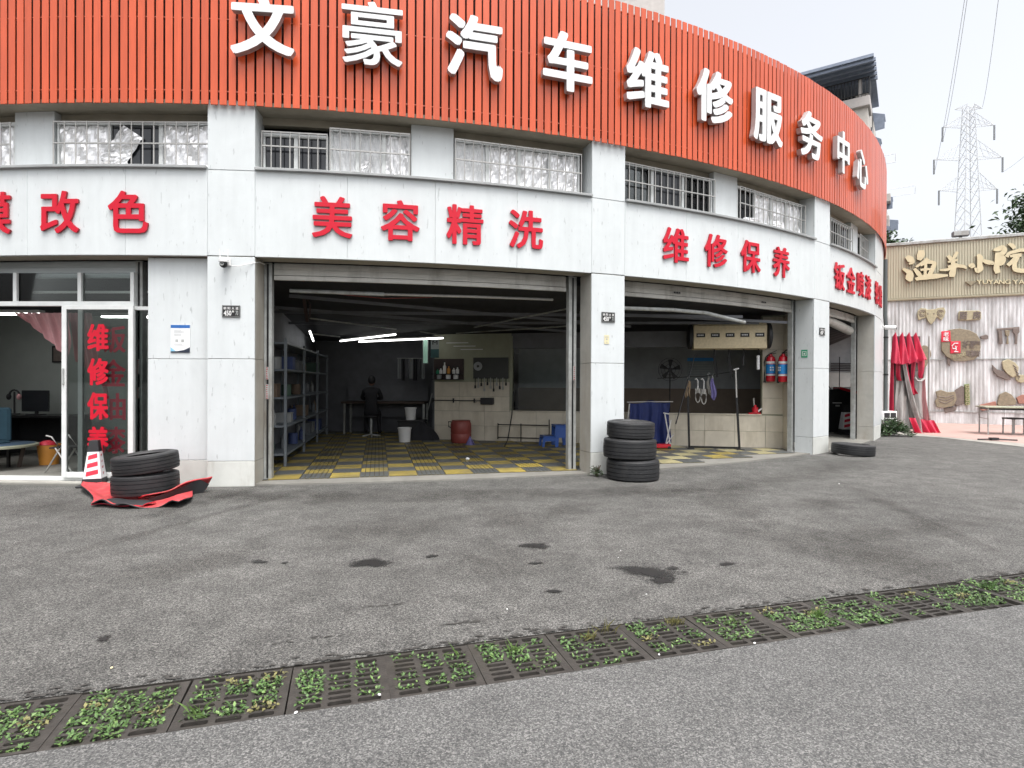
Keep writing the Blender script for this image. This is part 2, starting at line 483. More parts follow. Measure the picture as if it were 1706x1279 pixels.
M_SKIN = mat("skin", (0.30, 0.17, 0.12), 0.6)
M_BROWN = mat("brown_wainscot", (0.15, 0.115, 0.085), 0.7)
M_GREYW = mat("grey_room_wall", (0.30, 0.315, 0.325), 0.8)
M_PURP = mat("purple_cloth", (0.16, 0.14, 0.32), 0.8)
M_YELP = mat("yellow_paper", (0.66, 0.6, 0.38), 0.7)

# ---- lettering
_tcache = {}
def text_mesh(s, wd, hg, depth, mats, bold=0.02, res=3):
    key = (s, round(wd, 3), round(hg, 3), depth, mats[0].name, bold)
    if key in _tcache: return _tcache[key]
    c = bpy.data.curves.new('lettering', 'FONT')
    c.body = s; c.size = 1.0; c.extrude = 0.5; c.resolution_u = res
    o = bpy.data.objects.new('lettering', c); COL.objects.link(o)
    dg = bpy.context.evaluated_depsgraph_get()
    me = bpy.data.meshes.new_from_object(o.evaluated_get(dg))
    bpy.data.objects.remove(o); bpy.data.curves.remove(c)
    if bold:                                             # heavier strokes: the outline laid over itself, shifted all round
        V = [v.co.copy() for v in me.vertices]; F = [tuple(p.vertices) for p in me.polygons]
        vs, fs = [], []
        for k in range(9):
            dx, dy = [(1.1, 0), (-1.1, 0), (0, .8), (0, -.8), (.95, .65), (-.95, .65), (.95, -.65), (-.95, -.65), (0, 0)][k]
            dx *= bold; dy *= bold
            dz = .0025 * k
            n0 = len(vs)
            vs += [(p.x + dx, p.y + dy, p.z + (dz if p.z > 0 else -dz * .3)) for p in V]
            fs += [tuple(i + n0 for i in f) for f in F]
        bpy.data.meshes.remove(me)
        me = bpy.data.meshes.new('lettering'); me.from_pydata(vs, [], fs); me.update()
    xs = [v.co.x for v in me.vertices]; ys = [v.co.y for v in me.vertices]
    x0, x1, y0, y1 = min(xs), max(xs), min(ys), max(ys)
    kx = wd / (x1 - x0); ky = hg / (y1 - y0)
    for v in me.vertices:
        x, y, z = v.co
        v.co = ((x - (x0 + x1) / 2) * kx, -(z + 0.5) * depth, (y - (y0 + y1) / 2) * ky)
    me.materials.clear()
    for m in mats: me.materials.append(m)
    me.name = 'lettering'
    if len(mats) > 1:
        for p in me.polygons: p.material_index = 0 if abs(p.normal.y) > 0.7 else 1
    me.polygons.foreach_set('use_smooth', [False] * len(me.polygons))
    _tcache[key] = me
    return me
def letter(parent, s, M, wd, hg, depth, mats, bold=0.02, world=False, name='character', label=None):
    return link(name, text_mesh(s, wd, hg, depth, mats, bold), parent, M, world, label=label)

# ================================================================== the ground
DR_A = 16.57                                        # direction of the drain
DV0, DV1 = 2.543, 2.962
DF = RZ(DR_A)
def drain(u, v, z=0.0): return DF @ Vector((u, v, z))
gm = MB(); gm.T = DF
def sheet(mb, u0, u1, v0, v1, z=0.0, mi=0):
    mb.add([(u0, v0, z), (u1, v0, z), (u1, v1, z), (u0, v1, z)], [(0, 1, 2, 3)], mi)
sheet(gm, -300, 300, -300, DV0 - 0.004, mi=1)
sheet(gm, -300, 300, DV1 + 0.004, 300)
sheet(gm, -300, -1.515, DV0 - 0.004, DV1 + 0.004); sheet(gm, 4.952, 300, DV0 - 0.004, DV1 + 0.004)
asph = gm.build("asphalt", [M_ASPH, M_ASPH2], fix=False, kind='structure')
tr = MB(); tr.T = DF
sheet(tr, -300, 300, DV0 - 0.004, DV1 + 0.004, -0.30)
tr.add([(-300, DV0 - .004, -.3), (300, DV0 - .004, -.3), (300, DV0 - .004, 0), (-300, DV0 - .004, 0)], [(0, 1, 2, 3)])
tr.add([(-300, DV1 + .004, -.3), (300, DV1 + .004, -.3), (300, DV1 + .004, 0), (-300, DV1 + .004, 0)], [(0, 1, 2, 3)])
tr.build("drain_channel", M_SOIL, asph, fix=False)
# soil that fills the channel to just under the grates
so = MB()
def soil_fn(i, j):
    u = -2.6 + i * 8.4; v = DV0 + (DV1 - DV0) * j
    p = drain(u, v)
    return (p.x, p.y, -0.075 + 0.03 * math.sin(u * 5.1 + 2 * j) * math.sin(u * 2.3))
so.grid(soil_fn, 120, 5); so.build("soil", M_SOIL, asph)

def blob(mb, x, y, rx, ry, rot=0, n=26, rag=0.35, z=0.004):
    ph = [random.uniform(0, 6.28) for _ in range(5)]
    pts = []
    for k in range(n):
        a = 2 * math.pi * k / n
        r = 1 + rag * (0.5 * math.sin(2 * a + ph[0]) + 0.3 * math.sin(5 * a + ph[1]) + 0.3 * random.uniform(-1, 1))
        px, py = rx * r * math.cos(a), ry * r * math.sin(a)
        c, s_ = math.cos(rad(rot)), math.sin(rad(rot))
        pts.append((x + c * px - s_ * py, y + s_ * px + c * py, z))
    mb.add(pts, [tuple(range(n))])
OIL = [(-1.05, 4.36, .115, .10, 5), (.19, 4.83, .09, .07, 30), (.98, 4.18, .17, .10, 0), (1.04, 3.99, .07, .06, -20), (.18, 4.36, .04, .025, 0),
       (-.62, 4.53, .04, .03, 20), (-1.9, 4.37, .05, .035, 0), (1.62, 4.36, .045, .03, 10), (-2.15, 3.06, .035, .03, 0), (.28, 3.78, .05, .025, 10),
       (1.18, 4.25, .05, .03, 0), (-1.7, 4.35, .025, .02, 0)]
def stain_mat(name, col, rough, strength, scale, soft, grain=0):
    if grain:
        m = asphalt_mat(name, grain, .6, .1, (1.04, 1.0, .95)); t = m.node_tree; b = t.nodes['Principled BSDF']
    else:
        m, t, b = new_mat(name)
        b.inputs['Base Color'].default_value = (*col, 1); b.inputs['Roughness'].default_value = rough
    at_ = N(t, 'ShaderNodeAttribute', attribute_name='fade')
    mp = coords(t); nz = N(t, 'ShaderNodeTexNoise', Scale=scale, Detail=7.0, Roughness=0.7)
    t.links.new(mp.outputs[0], nz.inputs['Vector'])
    n4 = N(t, 'ShaderNodeTexNoise', Scale=110.0, Detail=3.0)
    t.links.new(mp.outputs[0], n4.inputs['Vector'])
    ad = N(t, 'ShaderNodeMath', operation='ADD'); t.links.new(at_.outputs['Fac'], ad.inputs[0]); t.links.new(nz.outputs['Fac'], ad.inputs[1])
    ad2 = N(t, 'ShaderNodeMath', operation='MULTIPLY_ADD'); ad2.inputs[1].default_value = .5
    t.links.new(n4.outputs['Fac'], ad2.inputs[0]); t.links.new(ad.outputs[0], ad2.inputs[2])
    mr = N(t, 'ShaderNodeMapRange'); mr.inputs['From Min'].default_value = 1.08 - soft; mr.inputs['From Max'].default_value = 1.08 + soft; mr.inputs['To Max'].default_value = strength
    t.links.new(ad2.outputs[0], mr.inputs['Value'])
    tr_ = N(t, 'ShaderNodeBsdfTransparent'); mx = N(t, 'ShaderNodeMixShader')
    t.links.new(mr.outputs[0], mx.inputs[0]); t.links.new(tr_.outputs[0], mx.inputs[1]); t.links.new(b.outputs[0], mx.inputs[2])
    t.links.new(mx.outputs[0], t.nodes['Material Output'].inputs['Surface'])
    return m
M_STAIN = stain_mat("oil_stain_soft", (.016, .0155, .015), .5, .93, 9.0, .16)
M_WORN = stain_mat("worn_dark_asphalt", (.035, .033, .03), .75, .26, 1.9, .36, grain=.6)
def stain(x, y, rx, ry, rot, z, mt_, name):
    n, rg = 30, 6; vs, fs, fd = [(x, y, z)], [], [.75]
    c, s_ = math.cos(rad(rot)), math.sin(rad(rot)); p0, p1 = random.uniform(0, 6), random.uniform(0, 6)
    for j in range(1, rg + 1):
        for k in range(n):
            a_ = 2 * math.pi * k / n; q = 1.35 * j / rg * (1 + .22 * math.sin(2 * a_ + p0) + .12 * math.sin(5 * a_ + p1))
            px, py = rx * q * math.cos(a_), ry * q * math.sin(a_)
            vs.append((x + c * px - s_ * py, y + s_ * px + c * py, z)); fd.append(.75 * (1 - j / rg))
    for k in range(n):
        fs.append((0, 1 + k, 1 + (k + 1) % n))
        for j in range(rg - 1): fs.append((1 + j * n + k, 1 + (j + 1) * n + k, 1 + (j + 1) * n + (k + 1) % n, 1 + j * n + (k + 1) % n))
    m = MB(); m.add(vs, fs); me = m.mesh(name, mt_, fix=False)
    at_ = me.attributes.new('fade', 'FLOAT', 'POINT'); at_.data.foreach_set('value', fd)
    return link(name, me, asph)
for k, (x, y, a, b_, r_) in enumerate(OIL):
    stain(x, y, a * 1.35, b_ * 1.35, r_, .004 + k * .0001, M_STAIN, "oil_stain")
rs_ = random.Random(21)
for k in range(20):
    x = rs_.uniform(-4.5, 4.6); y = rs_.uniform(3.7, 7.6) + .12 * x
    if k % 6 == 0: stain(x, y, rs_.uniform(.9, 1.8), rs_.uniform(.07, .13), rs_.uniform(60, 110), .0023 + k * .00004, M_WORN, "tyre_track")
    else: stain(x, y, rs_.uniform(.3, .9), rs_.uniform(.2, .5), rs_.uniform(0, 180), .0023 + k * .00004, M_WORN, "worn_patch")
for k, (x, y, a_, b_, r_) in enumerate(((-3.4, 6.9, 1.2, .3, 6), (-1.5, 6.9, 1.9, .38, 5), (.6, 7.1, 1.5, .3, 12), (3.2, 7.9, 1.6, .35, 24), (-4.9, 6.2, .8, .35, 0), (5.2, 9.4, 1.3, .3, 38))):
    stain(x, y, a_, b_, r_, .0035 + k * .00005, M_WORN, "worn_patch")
# a hairline crack by the drain's near side, at right
ck = MB(); pp = [gnd_ for gnd_ in ()]
q0 = Vector((2.9, 2.75)); 
for k in range(34):
    q1 = q0 + Vector((random.uniform(.02, .05), random.uniform(-.018, .012)))
    w_ = random.uniform(.002, .0045)
    ck.add([(q0.x, q0.y - w_, .003), (q1.x, q1.y - w_, .003), (q1.x, q1.y + w_, .003), (q0.x, q0.y + w_, .003)], [(0, 1, 2, 3)])
    q0 = q1
ck.build("crack", M_OIL, asph, fix=False)

# ragged dark seam of the patch along the far edge of the drain
sm_ = MB()
for k in range(420):
    u = random.uniform(-1.6, 4.8)
    dens = .5 + .5 * math.sin(u * 2.1) * math.sin(u * .9 + 1)
    if random.random() > dens + .15: continue
    p = drain(u, DV1 + .008 + abs(random.gauss(0, .022)) + (.04 if random.random() < .12 else 0))
    a_ = random.uniform(.006, .03); blob(sm_, p.x, p.y, a_, a_ * random.uniform(.2, .5), DR_A + random.uniform(-20, 20), n=9, rag=.6, z=.0062 + .000004 * k)
for k in range(60):
    c0 = random.choice([(-1.05, 3.08), (-.28, 3.29), (-.8, 3.52)])
    p = Vector((c0[0] + random.gauss(0, .09), c0[1] + random.gauss(0, .014)))
    blob(sm_, p.x, p.y + (p.x - c0[0]) * .3, random.uniform(.004, .022), random.uniform(.003, .007), DR_A, n=9, rag=.6, z=.0045 + .000005 * k)
sm_.build("dirt_seam", mat("seam_dirt", (.045, .042, .038), .85, var=.3, scale=40), asph, fix=False, kind='stuff')

# concrete strip and red paving on the right, in front of the restaurant wall
pv = MB()
pv.add([(x, y, 0.008) for x, y in [(10.75, 14.62), (10.95, 13.2), (11.05, 12.4), (11.6, 9.5), (12.4, 5.0), (40, 2), (40, 9), (16.9, 18.9), (11.5, 21.4), (10.0, 15.9)]], [tuple(range(10))])
pave = pv.build("pavement", M_CONC, fix=False, kind='structure')
pr = MB()
pr.add([(x, y, 0.014) for x, y in [(10.9, 14.9), (11.25, 13.9), (12.0, 12.6), (13.3, 10.0), (40, 6), (40, 8.6), (16.9, 18.85), (11.5, 21.35)]], [tuple(range(8))])
pr.build("paving", M_PAVE, pave, fix=False)
# ================================================================== the workshop building
ZL, ZS, ZRB, ZRT = 2.97, 4.078, 4.88, 7.005
bld = thing("workshop_building", "curved car workshop with white marble pillars, open bays and orange-red slatted fascia", "building", T(0, 16, 0))
PILL = [(-13.2, -11.3), (3.57, 5.47), (20.33, 22.14), (37.18, 39.25), (49.8, 57.0)]
# pillars: a core with marble slabs hung on it, joints open
ZJ = [(0.0, 0.325), (0.331, 1.645), (1.651, 2.962), (2.976, 4.072), (4.078, 4.97)]
for i, (a, b_) in enumerate(PILL):
    core = MB(); da = math.degrees(0.02 / R)
    core.arc(a + da, b_ - da, R - .37, R - .022, 0, 4.95)
    pc = core.build("pillar", M_BEIGE, bld, world=True)
    for k, (z0, z1) in enumerate(ZJ):
        f = MB()
        f.arc(a, b_, R - .022, R - 0.001 * (k % 2), z0, z1, step=3); f.build("marble_slab", M_PLIN if k == 0 else M_MARB, pc, world=True, bevel=0.004)
        for p0, p1 in ((a - .0, a + da), (b_ - da, b_)):
            s_ = MB(); s_.arc(p0, p1, R - .36, R - .024, z0, z1, step=3)
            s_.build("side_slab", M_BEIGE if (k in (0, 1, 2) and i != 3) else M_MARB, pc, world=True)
# marble wall beside the office door, set back under the fascia
for z0, z1 in ((0, .325), (.331, 1.645), (1.651, 2.962)):
    s_ = MB(); s_.arc(0.93, 3.565, R - .30, R - .13, z0, z1); s_.build("marble_slab", M_PLIN if z0 == 0 else M_MARB, bld, world=True, bevel=0.003)
# fascia between the pillars in marble slabs
BAYS = [(-11.3, 3.57, [-7.6, -3.9, .25]), (5.47, 20.33, [9.2, 12.9, 16.6]), (22.14, 37.18, [25.9, 29.65, 33.4]), (39.25, 49.8, [42.8, 46.3])]
da = math.degrees(.0012 / R)
for a, b_, cuts in BAYS:
    ed = [a + da] + cuts + [b_ - da]
    for p0, p1 in zip(ed[:-1], ed[1:]):
        f = MB(); f.arc(p0 + da, p1 - da, R - .06, R - .003, ZL, ZS, step=1.0)
        f.build("fascia_slab", M_MARB, bld, world=True, bevel=0.002)
    bk = MB(); bk.arc(a, b_, R - .34, R - .065, ZL + .004, ZS - .05); bk.build("lintel", M_SOFFIT, bld, world=True)
    si = MB(); si.arc(a + .02, b_ - .02, R - .30, R + .05, ZS, ZS + .035, step=1.0); si.build("window_sill", M_SILL, bld, world=True, bevel=0.004)
    sf = MB(); sf.arc(a, b_, R - .40, R + .02, 4.90, 4.95, step=1.0); sf.build("soffit", M_SOFFIT, bld, world=True)
    hb = MB(); hb.arc(a, b_, R - .40, R - .30, 4.80, 4.898, step=1.0); hb.build("head_beam", M_SOFFIT, bld, world=True)
# wall on past the last pillar, with the back of the building
wl = MB(); wl.arc(57.0, 58.6, R - .36, R - .02, 0, 4.9, step=1.5); wl.arc(66, 92, R - .36, R - .02, 0, 4.9, step=1.5); wl.arc(58.6, 66, R - .36, R - .02, 3.0, 4.9, step=1.5); wl.arc(-25, -13.2, R - .36, R - .02, 0, 4.9, step=1.5); wl.box(-12.6, -12.4, 9.3, 30, 0, 6.8); wl.box(12.4, 12.6, 25.8, 30, 0, 6.8); wl.box(-12.4, 12.4, 29.8, 30, 0, 6.8); wl.build("wall", M_BEIGE, bld, world=True)  # unseen opening added past the pillar to let daylight into the third bay
# wall between the windows
POSTS = [(-11.29, -10.5), (-5.05, -3.25), (11.88, 13.78), (28.45, 30.32), (45.0, 46.8)]
for a, b_ in POSTS:
    s_ = MB(); s_.arc(a, b_, R - .32, R - .19, ZS + .036, 4.898); s_.build("window_pier", M_MARB, bld, world=True, bevel=0.003)

# windows above the bays: sliding aluminium frames, foil behind, steel bars in front
def bar_proto(hh):
    m = MB(); m.tube([(0, 0, 0), (0, 0, hh)], .0085, 6); return m.mesh("bar", M_STEEL, True)
def window(a, b_, panes, top=4.78, zb=ZS + .04, nb=None, grille=(0, 1), rail=.345, tilt=0, front=.09):
    """panes: one letter each - f foil, d dark glass, w white film, g dim glass"""
    mid = (a + b_) / 2; r = R - .24
    wd = 2 * r * math.sin(rad((b_ - a) / 2)) - .02
    M = fac(mid, r * math.cos(rad((b_ - a) / 2)) , zb)
    hh = top - zb
    fm = MB(); x0, x1 = -wd / 2, wd / 2
    fm.box(x0, x1, -.03, .03, 0, .045); fm.box(x0, x1, -.03, .03, hh - .045, hh)
    n = len(panes)
    for k in range(n + 1):
        x = x0 + wd * k / n
        fm.box(max(x0, x - .025), min(x1, x + .025), -.028, .028, .045, hh - .045)
    wf = fm.build("window", M_ALU, bld, M, world=True)
    for k, c in enumerate(panes):
        xa, xb = x0 + wd * k / n + .026, x0 + wd * (k + 1) / n - .026
        y_ = .045 if c in 'fw' else 0.0; p = MB(); p.box(xa, xb, y_, y_ + .006, .046, hh - .046)
        p.build("pane", {'d': M_DKGLASS, 'f': M_GLASS, 'w': M_GLASS, 'g': M_GLASSD}[c], wf)
        if c in 'fw':
            g = MB()
            sd = random.random() * 9
            torn = c == 'f' and random.random() < .5
            def ff(i, j, xa=xa, xb=xb, sd=sd):
                x = xa + (xb - xa) * i; z = .05 + (hh - .1) * j
                y = .005 + .014 * math.sin(9 * i + sd + 3 * j) * math.sin(7 * j + sd) + .010 * math.sin(23 * i + 11 * j + sd) + random.uniform(-.007, .007)
                return (x, y, z)
            g.grid(ff, 16, 10)
            g.build("foil" if c == 'f' else "film", M_FOIL if c == 'f' else M_PAPER, wf, fix=False)
        bk2 = MB(); bk2.box(xa, xb, .10, .11, .046, hh - .046); bk2.build("blind", M_CEIL if c in 'dg' else M_GREYW, wf)
    # bars
    ga, gb = x0 + wd * grille[0], x0 + wd * grille[1]
    gh = hh - (0.0 if top < 4.7 else .03)
    nb = nb or max(4, int((gb - ga) / .128))
    bm_ = bar_proto(gh)
    rl = MB()
    for z in (.02, rail, gh - .01):
        rl.box(ga, gb, -front - .012, -front + .012, z - .008, z + .008)
    rr = rl.build("grille", M_STEEL, wf)
    for k in range(nb + 1):
        link("bar", bm_, wf, T(ga + (gb - ga) * k / nb, -front - .004 - .003 * (k % 2), 0))
    return wf
window(-10.5, -5.08, "fdf")
window(-3.22, 3.5, "fdf", nb=14)
window(5.55, 8.33, "dd", top=4.66, nb=7)
window(8.37, 11.86, "wwf", nb=8)
window(13.80, 20.05, "wfff", nb=15)
window(22.25, 28.42, "gdg", nb=15)
window(30.35, 37.0, "gfff", nb=15)
window(39.4, 44.9, "ggd", nb=13)
window(46.85, 49.75, "gd", nb=7)
# loose torn foil corner folded off the second window, and the rag in the fourth
def foil_flap(phi, zc, wd, hh, rot):
    g = MB()
    sd = random.random() * 7
    g.grid(lambda i, j: ((i - .5) * wd, -.02 - .05 * math.sin(3.1 * i) * j + random.uniform(-.012, .012), (j - .5) * hh), 12, 10)
    g.build("foil", M_FOIL, bld, fac(phi, R - .262, zc) @ RY(rot), world=True, fix=False)
foil_flap(-0.3, 4.48, .32, .40, 34); foil_flap(-.75, 4.24, .35, .22, -8); foil_flap(9.75, 4.22, .12, .3, 32); foil_flap(34.3, 4.24, .3, .2, 8); foil_flap(31.9, 4.2, .5, .16, -4)

# red slatted cladding: wall behind, rails, every slat a piece of its own
bw = MB(); bw.arc(-25, 92, R - .30, R - .045, 4.952, 6.93, step=1.5)
clad = bw.build("cladding_wall", M_MAROON, bld, world=True)
for z in (5.06, 5.98, 6.88):
    rl = MB(); rl.arc(-21, 88, R + .015, R + .046, z - .006, z + .006, step=.5); rl.build("rail", M_RAIL, clad, world=True)
sm = MB(); sm.box(-.0445, .0445, -.014, 0, 0, ZRT - ZRB)
sme = sm.mesh("slat", M_SLAT, bevel=.003)
PITCH = .3605
k = 0
while True:
    p = -20.6 + PITCH * k
    if p > 86.5: break
    link("slat", sme, clad, fac(p + random.uniform(-.012, .012), R + .050 + random.uniform(-.002, .002), ZRB + random.uniform(-.004, .004)) @ RZ(random.uniform(-.9, .9)), world=True)
    k += 1
rf = MB()
pts = [pol(p, R - .31, 6.85) for p in range(-25, 93, 3)]
pts += [Vector((12.6, 30, 6.85)), Vector((-12.5, 30, 6.85))]
rf.add(pts, [tuple(range(len(pts)))]); rf.build("roof", M_CONC, bld, world=True, fix=False)

# roller shutters: guide rails, rolled-down slats, bottom bar
def shutter(a, b_, zbot, mat_, barmat):
    sh = MB(); zt = ZL + .003; n = max(2, round((zt - zbot - .07) / .075))
    for k in range(n):
        z0 = zbot + .07 + (zt - zbot - .07) * k / n; z1 = zbot + .07 + (zt - zbot - .07) * (k + 1) / n
        sh.arc(a, b_, R - .425, R - .405, z0, z1 - .012); sh.arc(a, b_, R - .425, R - .415, z1 - .012, z1)
    o = sh.build("roller_shutter", mat_, bld, world=True)
    bb = MB(); bb.arc(a, b_, R - .44, R - .39, zbot, zbot + .062); bb.build("bottom_bar", barmat, o, world=True, bevel=.004)
    return o
shutter(-11.0, -.10, 2.745, M_SHUT, M_SHUT)
shutter(5.86, 19.6, 2.74, M_SHUTB, M_SHUTB)
shutter(22.5, 37.0, 2.735, M_SHUTB, M_SHUTB)
sh2 = KIDS(bld)[-1] if False else [o for o in KIDS(bld) if o.name.startswith("roller_shutter")][-1]
for p in (26.3, 33.6):
    for q_ in range(3):
        q = MB(); q.box(-.03 + .05 * q_, .01 + .05 * q_, -.002, 0, -.014, .014); q.build("shutter_print", M_BLKM, sh2, fac(p, R - .388, 2.855), world=True)
shutter(39.6, 49.2, 2.80, M_SHUTB, M_SHUTB)
for a, b_ in ((5.46, 5.80), (19.72, 20.14), (22.24, 22.5), (36.9, 37.16), (39.3, 39.6), (49.25, 49.6), (-.10, .21)):
    g = MB(); g.arc(a, b_, R - .47, R - .37, 0.02, ZL, step=3)
    m_ = (a + b_) / 2
    g2 = MB()
    gr = g.build("guide_rail", M_GALV, bld, world=True, bevel=.004)
    gs = MB(); gs.arc(m_ - .04, m_ + .04, R - .368, R - .362, 0.05, ZL - .02, step=3); gs.build("rail_groove", M_BLKM, gr, world=True)
# little red sticker notes on the guide rails and shutter marks
for p, z, hgt in ((5.62, 1.47, .17), (5.62, 1.22, .2), (20.0, 1.5, .22), (.06, 1.55, .2), (.06, 1.2, .15)):
    q = MB(); q.box(-.02, .02, -.003, 0, -hgt / 2, hgt / 2)
    stq = q.build("sticker", M_GALV, bld, fac(p, R - .356, z), world=True)
    for k in range(7):
        q = MB(); q.box(-.012, .012 - random.uniform(0, .01), -.0045, -.003, -.006, .004)
        q.build("print", M_RSIDE, stq, T(0, 0, -hgt / 2 + hgt * (k + .5) / 7))

# floor of the workshop, a concrete lip along the front, plastic tiles laid on it
fl = MB()
pts = [pol(p, R - .06, 0.022) for p in [x * 1.5 for x in range(-8, 40)]] + [Vector((12, 26, .022)), Vector((-9, 26, .022))]
fl.add(pts, [tuple(range(len(pts)))])
lip = [pol(p, R - .06, z) for p in [x * 1.5 for x in range(-8, 62)] for z in (0, .022)]
fl.add(lip, [(2 * i, 2 * i + 1, 2 * i + 3, 2 * i + 2) for i in range(len(lip) // 2 - 1)])
flo = fl.build("workshop_floor", mat("floor_screed", (.20, .195, .175), .85, var=.2, dirt=(.11, .10, .09), dscale=2), fix=False, kind='structure')
M_TGAP = mat("tile_gap_shade", (.10, .088, .05), .8)  # dark tile base: shade between the ribs put into the colour
def tile_mesh(mt, mt2):
    m = MB(); s_ = .196
    m.box(-s_, s_, -s_, s_, 0, .008, 1)
    for i in range(6):
        y = -s_ + s_ * 2 * (i + .5) / 6
        m.box(-s_, s_, y - .027, y + .027, .008, .016)
    return m.mesh("floor_tile", [mt, mt2])
ty, tg, tw = tile_mesh(M_YTILE, M_TGAP), tile_mesh(M_GTILE, M_TGAP), tile_mesh(M_WTILE, M_TGAP)
tl = []
wallA, wallB = Vector((-1.8, 13.5)), Vector((5.75, 11.89))
wdir = (wallB - wallA).normalized(); wnrm = Vector((-wdir.y, wdir.x))
for i in range(-24, 30):
    for j in range(-14, 30):
        p = Matrix.Rotation(rad(13), 2) @ Vector((i * .4, j * .4)) + Vector((-.8, 8.6))
        rr = (p - Vector((CX, CY))).length
        if rr > R - .42 or p.x < -4.1 - (p.y - 8) * .18 + .3 or p.x > 5.25: continue
        if p.x > -1.9 and (p - wallA).dot(wnrm) > -.25: continue
        if p.y > 15.0: continue
        tl.append((p.length, i, j, p))
tl.sort()
for k, (d, i, j, p) in enumerate(tl[:300]):
    me = (tw if (p.x > 1.9 and random.random() < .8) else ty) if (i + j) % 2 == 0 else tg
    link("floor_tile", me, flo, T(p.x, p.y, .0225 + (.0004 if (i + j) % 2 else 0)) @ RZ(13 + (90 if (i % 2) else 0)))
if len(tl) > 300:
    q = MB()
    for d, i, j, p in tl[300:]:
        q.T = T(p.x, p.y, .0225) @ RZ(13); q.box(-.196, .196, -.196, .196, 0, .014, (i + j) % 2)
    q.build("floor_tiles", [M_YTILE, M_GTILE], flo, kind='stuff')

# ---- finding places: the ray through a point of the photograph, met with the ground, a depth or a wall
_cr = cam.rotation_euler.to_matrix()
def rayd(px, py): return _cr @ Vector((px - 853, 639.5 - py, -967.03))
def at(px, py, Y):
    d = rayd(px, py); return Vector((0, 0, H)) + d * (Y / d.y)
def gnd(px, py, z=0.0):
    d = rayd(px, py); return Vector((0, 0, H)) + d * ((z - H) / d.z)
def onwall(px, py, A, dr):
    """(distance along the wall, height)"""
    d = rayd(px, py); k = d.x / d.y
    s_ = (k * A.y - A.x) / (dr.x - k * dr.y)
    Y = A.y + s_ * dr.y
    return s_, H + d.z * Y / d.y
def frame(A, dr):
    return Matrix.Translation((A.x, A.y, 0)) @ Matrix.Rotation(math.atan2(dr.y, dr.x), 4, 'Z')

# ================================================================== inside
WF = frame(wallA, wdir)
def ow(px, py): return onwall(px, py, wallA, wdir)
# ceiling, sloping a little to the back, with a dark bulkhead over the doors
ce = MB()
fr_ = [pol(p, R - .48, 2.86) for p in [x * 1.5 for x in range(-8, 42)]]
bk_ = [Vector((-12.4 + i * .448, 13.8 if i < 30 else 13.8 + (i - 29) * .2, 2.44)) for i in range(len(fr_))]
n = len(fr_)
ce.add(fr_ + bk_, [(i, i + 1, n + i + 1, n + i) for i in range(n - 1)])
bh = [v.copy() for v in fr_] + [Vector((v.x, v.y, 3.0)) for v in fr_]
ce.add(bh, [(i, i + 1, n + i + 1, n + i) for i in range(n - 1)])
bb = [v.copy() for v in bk_] + [Vector((v.x, 22, 2.44)) for v in bk_]
ce.add(bb, [(i, i + 1, n + i + 1, n + i) for i in range(n - 1)])
ceil = ce.build("ceiling", M_CEIL, fix=False, kind='structure')
# joists under the ceiling
for (a, b_) in (((-4.3, 10.2, 2.58), (4.2, 10.6, 2.57)), ((-4.6, 11.6, 2.52), (4.8, 11.3, 2.53)), ((-3.5, 9.1, 2.70), (2.4, 11.8, 2.5)), ((-4.4, 9.6, 2.62), (1.2, 12.6, 2.46)), ((1.2, 10.3, 2.6), (5.4, 11.4, 2.55))):
    q = MB(); q.bar(a, b_, .04, .05); q.build("joist", M_DKWALL, ceil)
# walls
iw = MB()
LW0, LW1 = Vector((-3.78, 7.86)), Vector((-5.3, 15.5))
ldir = (LW1 - LW0).normalized()
iw.T = frame(LW0, ldir); iw.box(0, 7.9, -.06, .06, 0, 2.9); iw.T = None
iw.box(-5.3, -1.8, 15.5, 15.62, 0, 2.6); iw.box(-1.86, -1.74, 13.62, 15.5, 0, 2.6)
iw.build("partition_wall", M_DKWALL, kind='structure')
ow_ = MB(); ow_.box(-12.5, -4.55, 11.3, 11.42, 0, 2.9); ow_.box(-12.6, -12.5, 9.4, 11.3, 0, 2.9); ow_.build("office_wall", M_OFFW, kind='structure')
# long cream wall with a tiled foot and two openings
S_A, S_B = ow(852, 600)[0], ow(1269, 640)[0]
S_END = ow(1305, 640)[0]
lw = MB(); lw.T = WF
lw.box(0, S_A, 0, .14, 0.02, 2.46); lw.box(S_A, S_B, 0, .14, .02, .69); lw.box(S_B, S_END + .15, 0.0, .14, .02, 2.75)
long_wall = lw.build("back_wall", M_CREAM, kind='structure')
lh = MB(); lh.T = WF; lh.box(S_A, S_B - .001, 0.0, .14, 2.12, 2.46); lh.build("header", M_DKWALL, long_wall)
M_LEDGE = M_TILE
ld = MB(); ld.T = WF; ld.box(S_A - .02, S_B + .0, -.035, .15, .691, .715); ld.build("ledge", M_LEDGE, long_wall)
ps = MB(); ps.T = WF; ps.box(S_A - .03, S_A + .03, -.02, .1, .716, 2.40); ps.build("post", M_CREAM, long_wall)
tmesh_cache = {}
def wall_tile(parent, F, x0, x1, z0, z1):
    key = (round(x1 - x0, 3), round(z1 - z0, 3))
    if key not in tmesh_cache:
        m = MB(); m.box(0, x1 - x0 - .006, -.012, -.0005, 0, z1 - z0 - .006); tmesh_cache[key] = m.mesh("tile", M_TILE, bevel=.002)
    link("tile", tmesh_cache[key], parent, F @ T(x0 + .003, 0, z0 + .003))
x = 0.0
while x < S_END:
    x1 = min(x + .60, S_END)
    for z in (.02, .355):
        wall_tile(long_wall, WF, x, x1, z, z + .335)
    x = x1
z = .715
while z < 2.4:
    wall_tile(long_wall, WF, S_B + .012, S_END, z, z + .335); z += .335
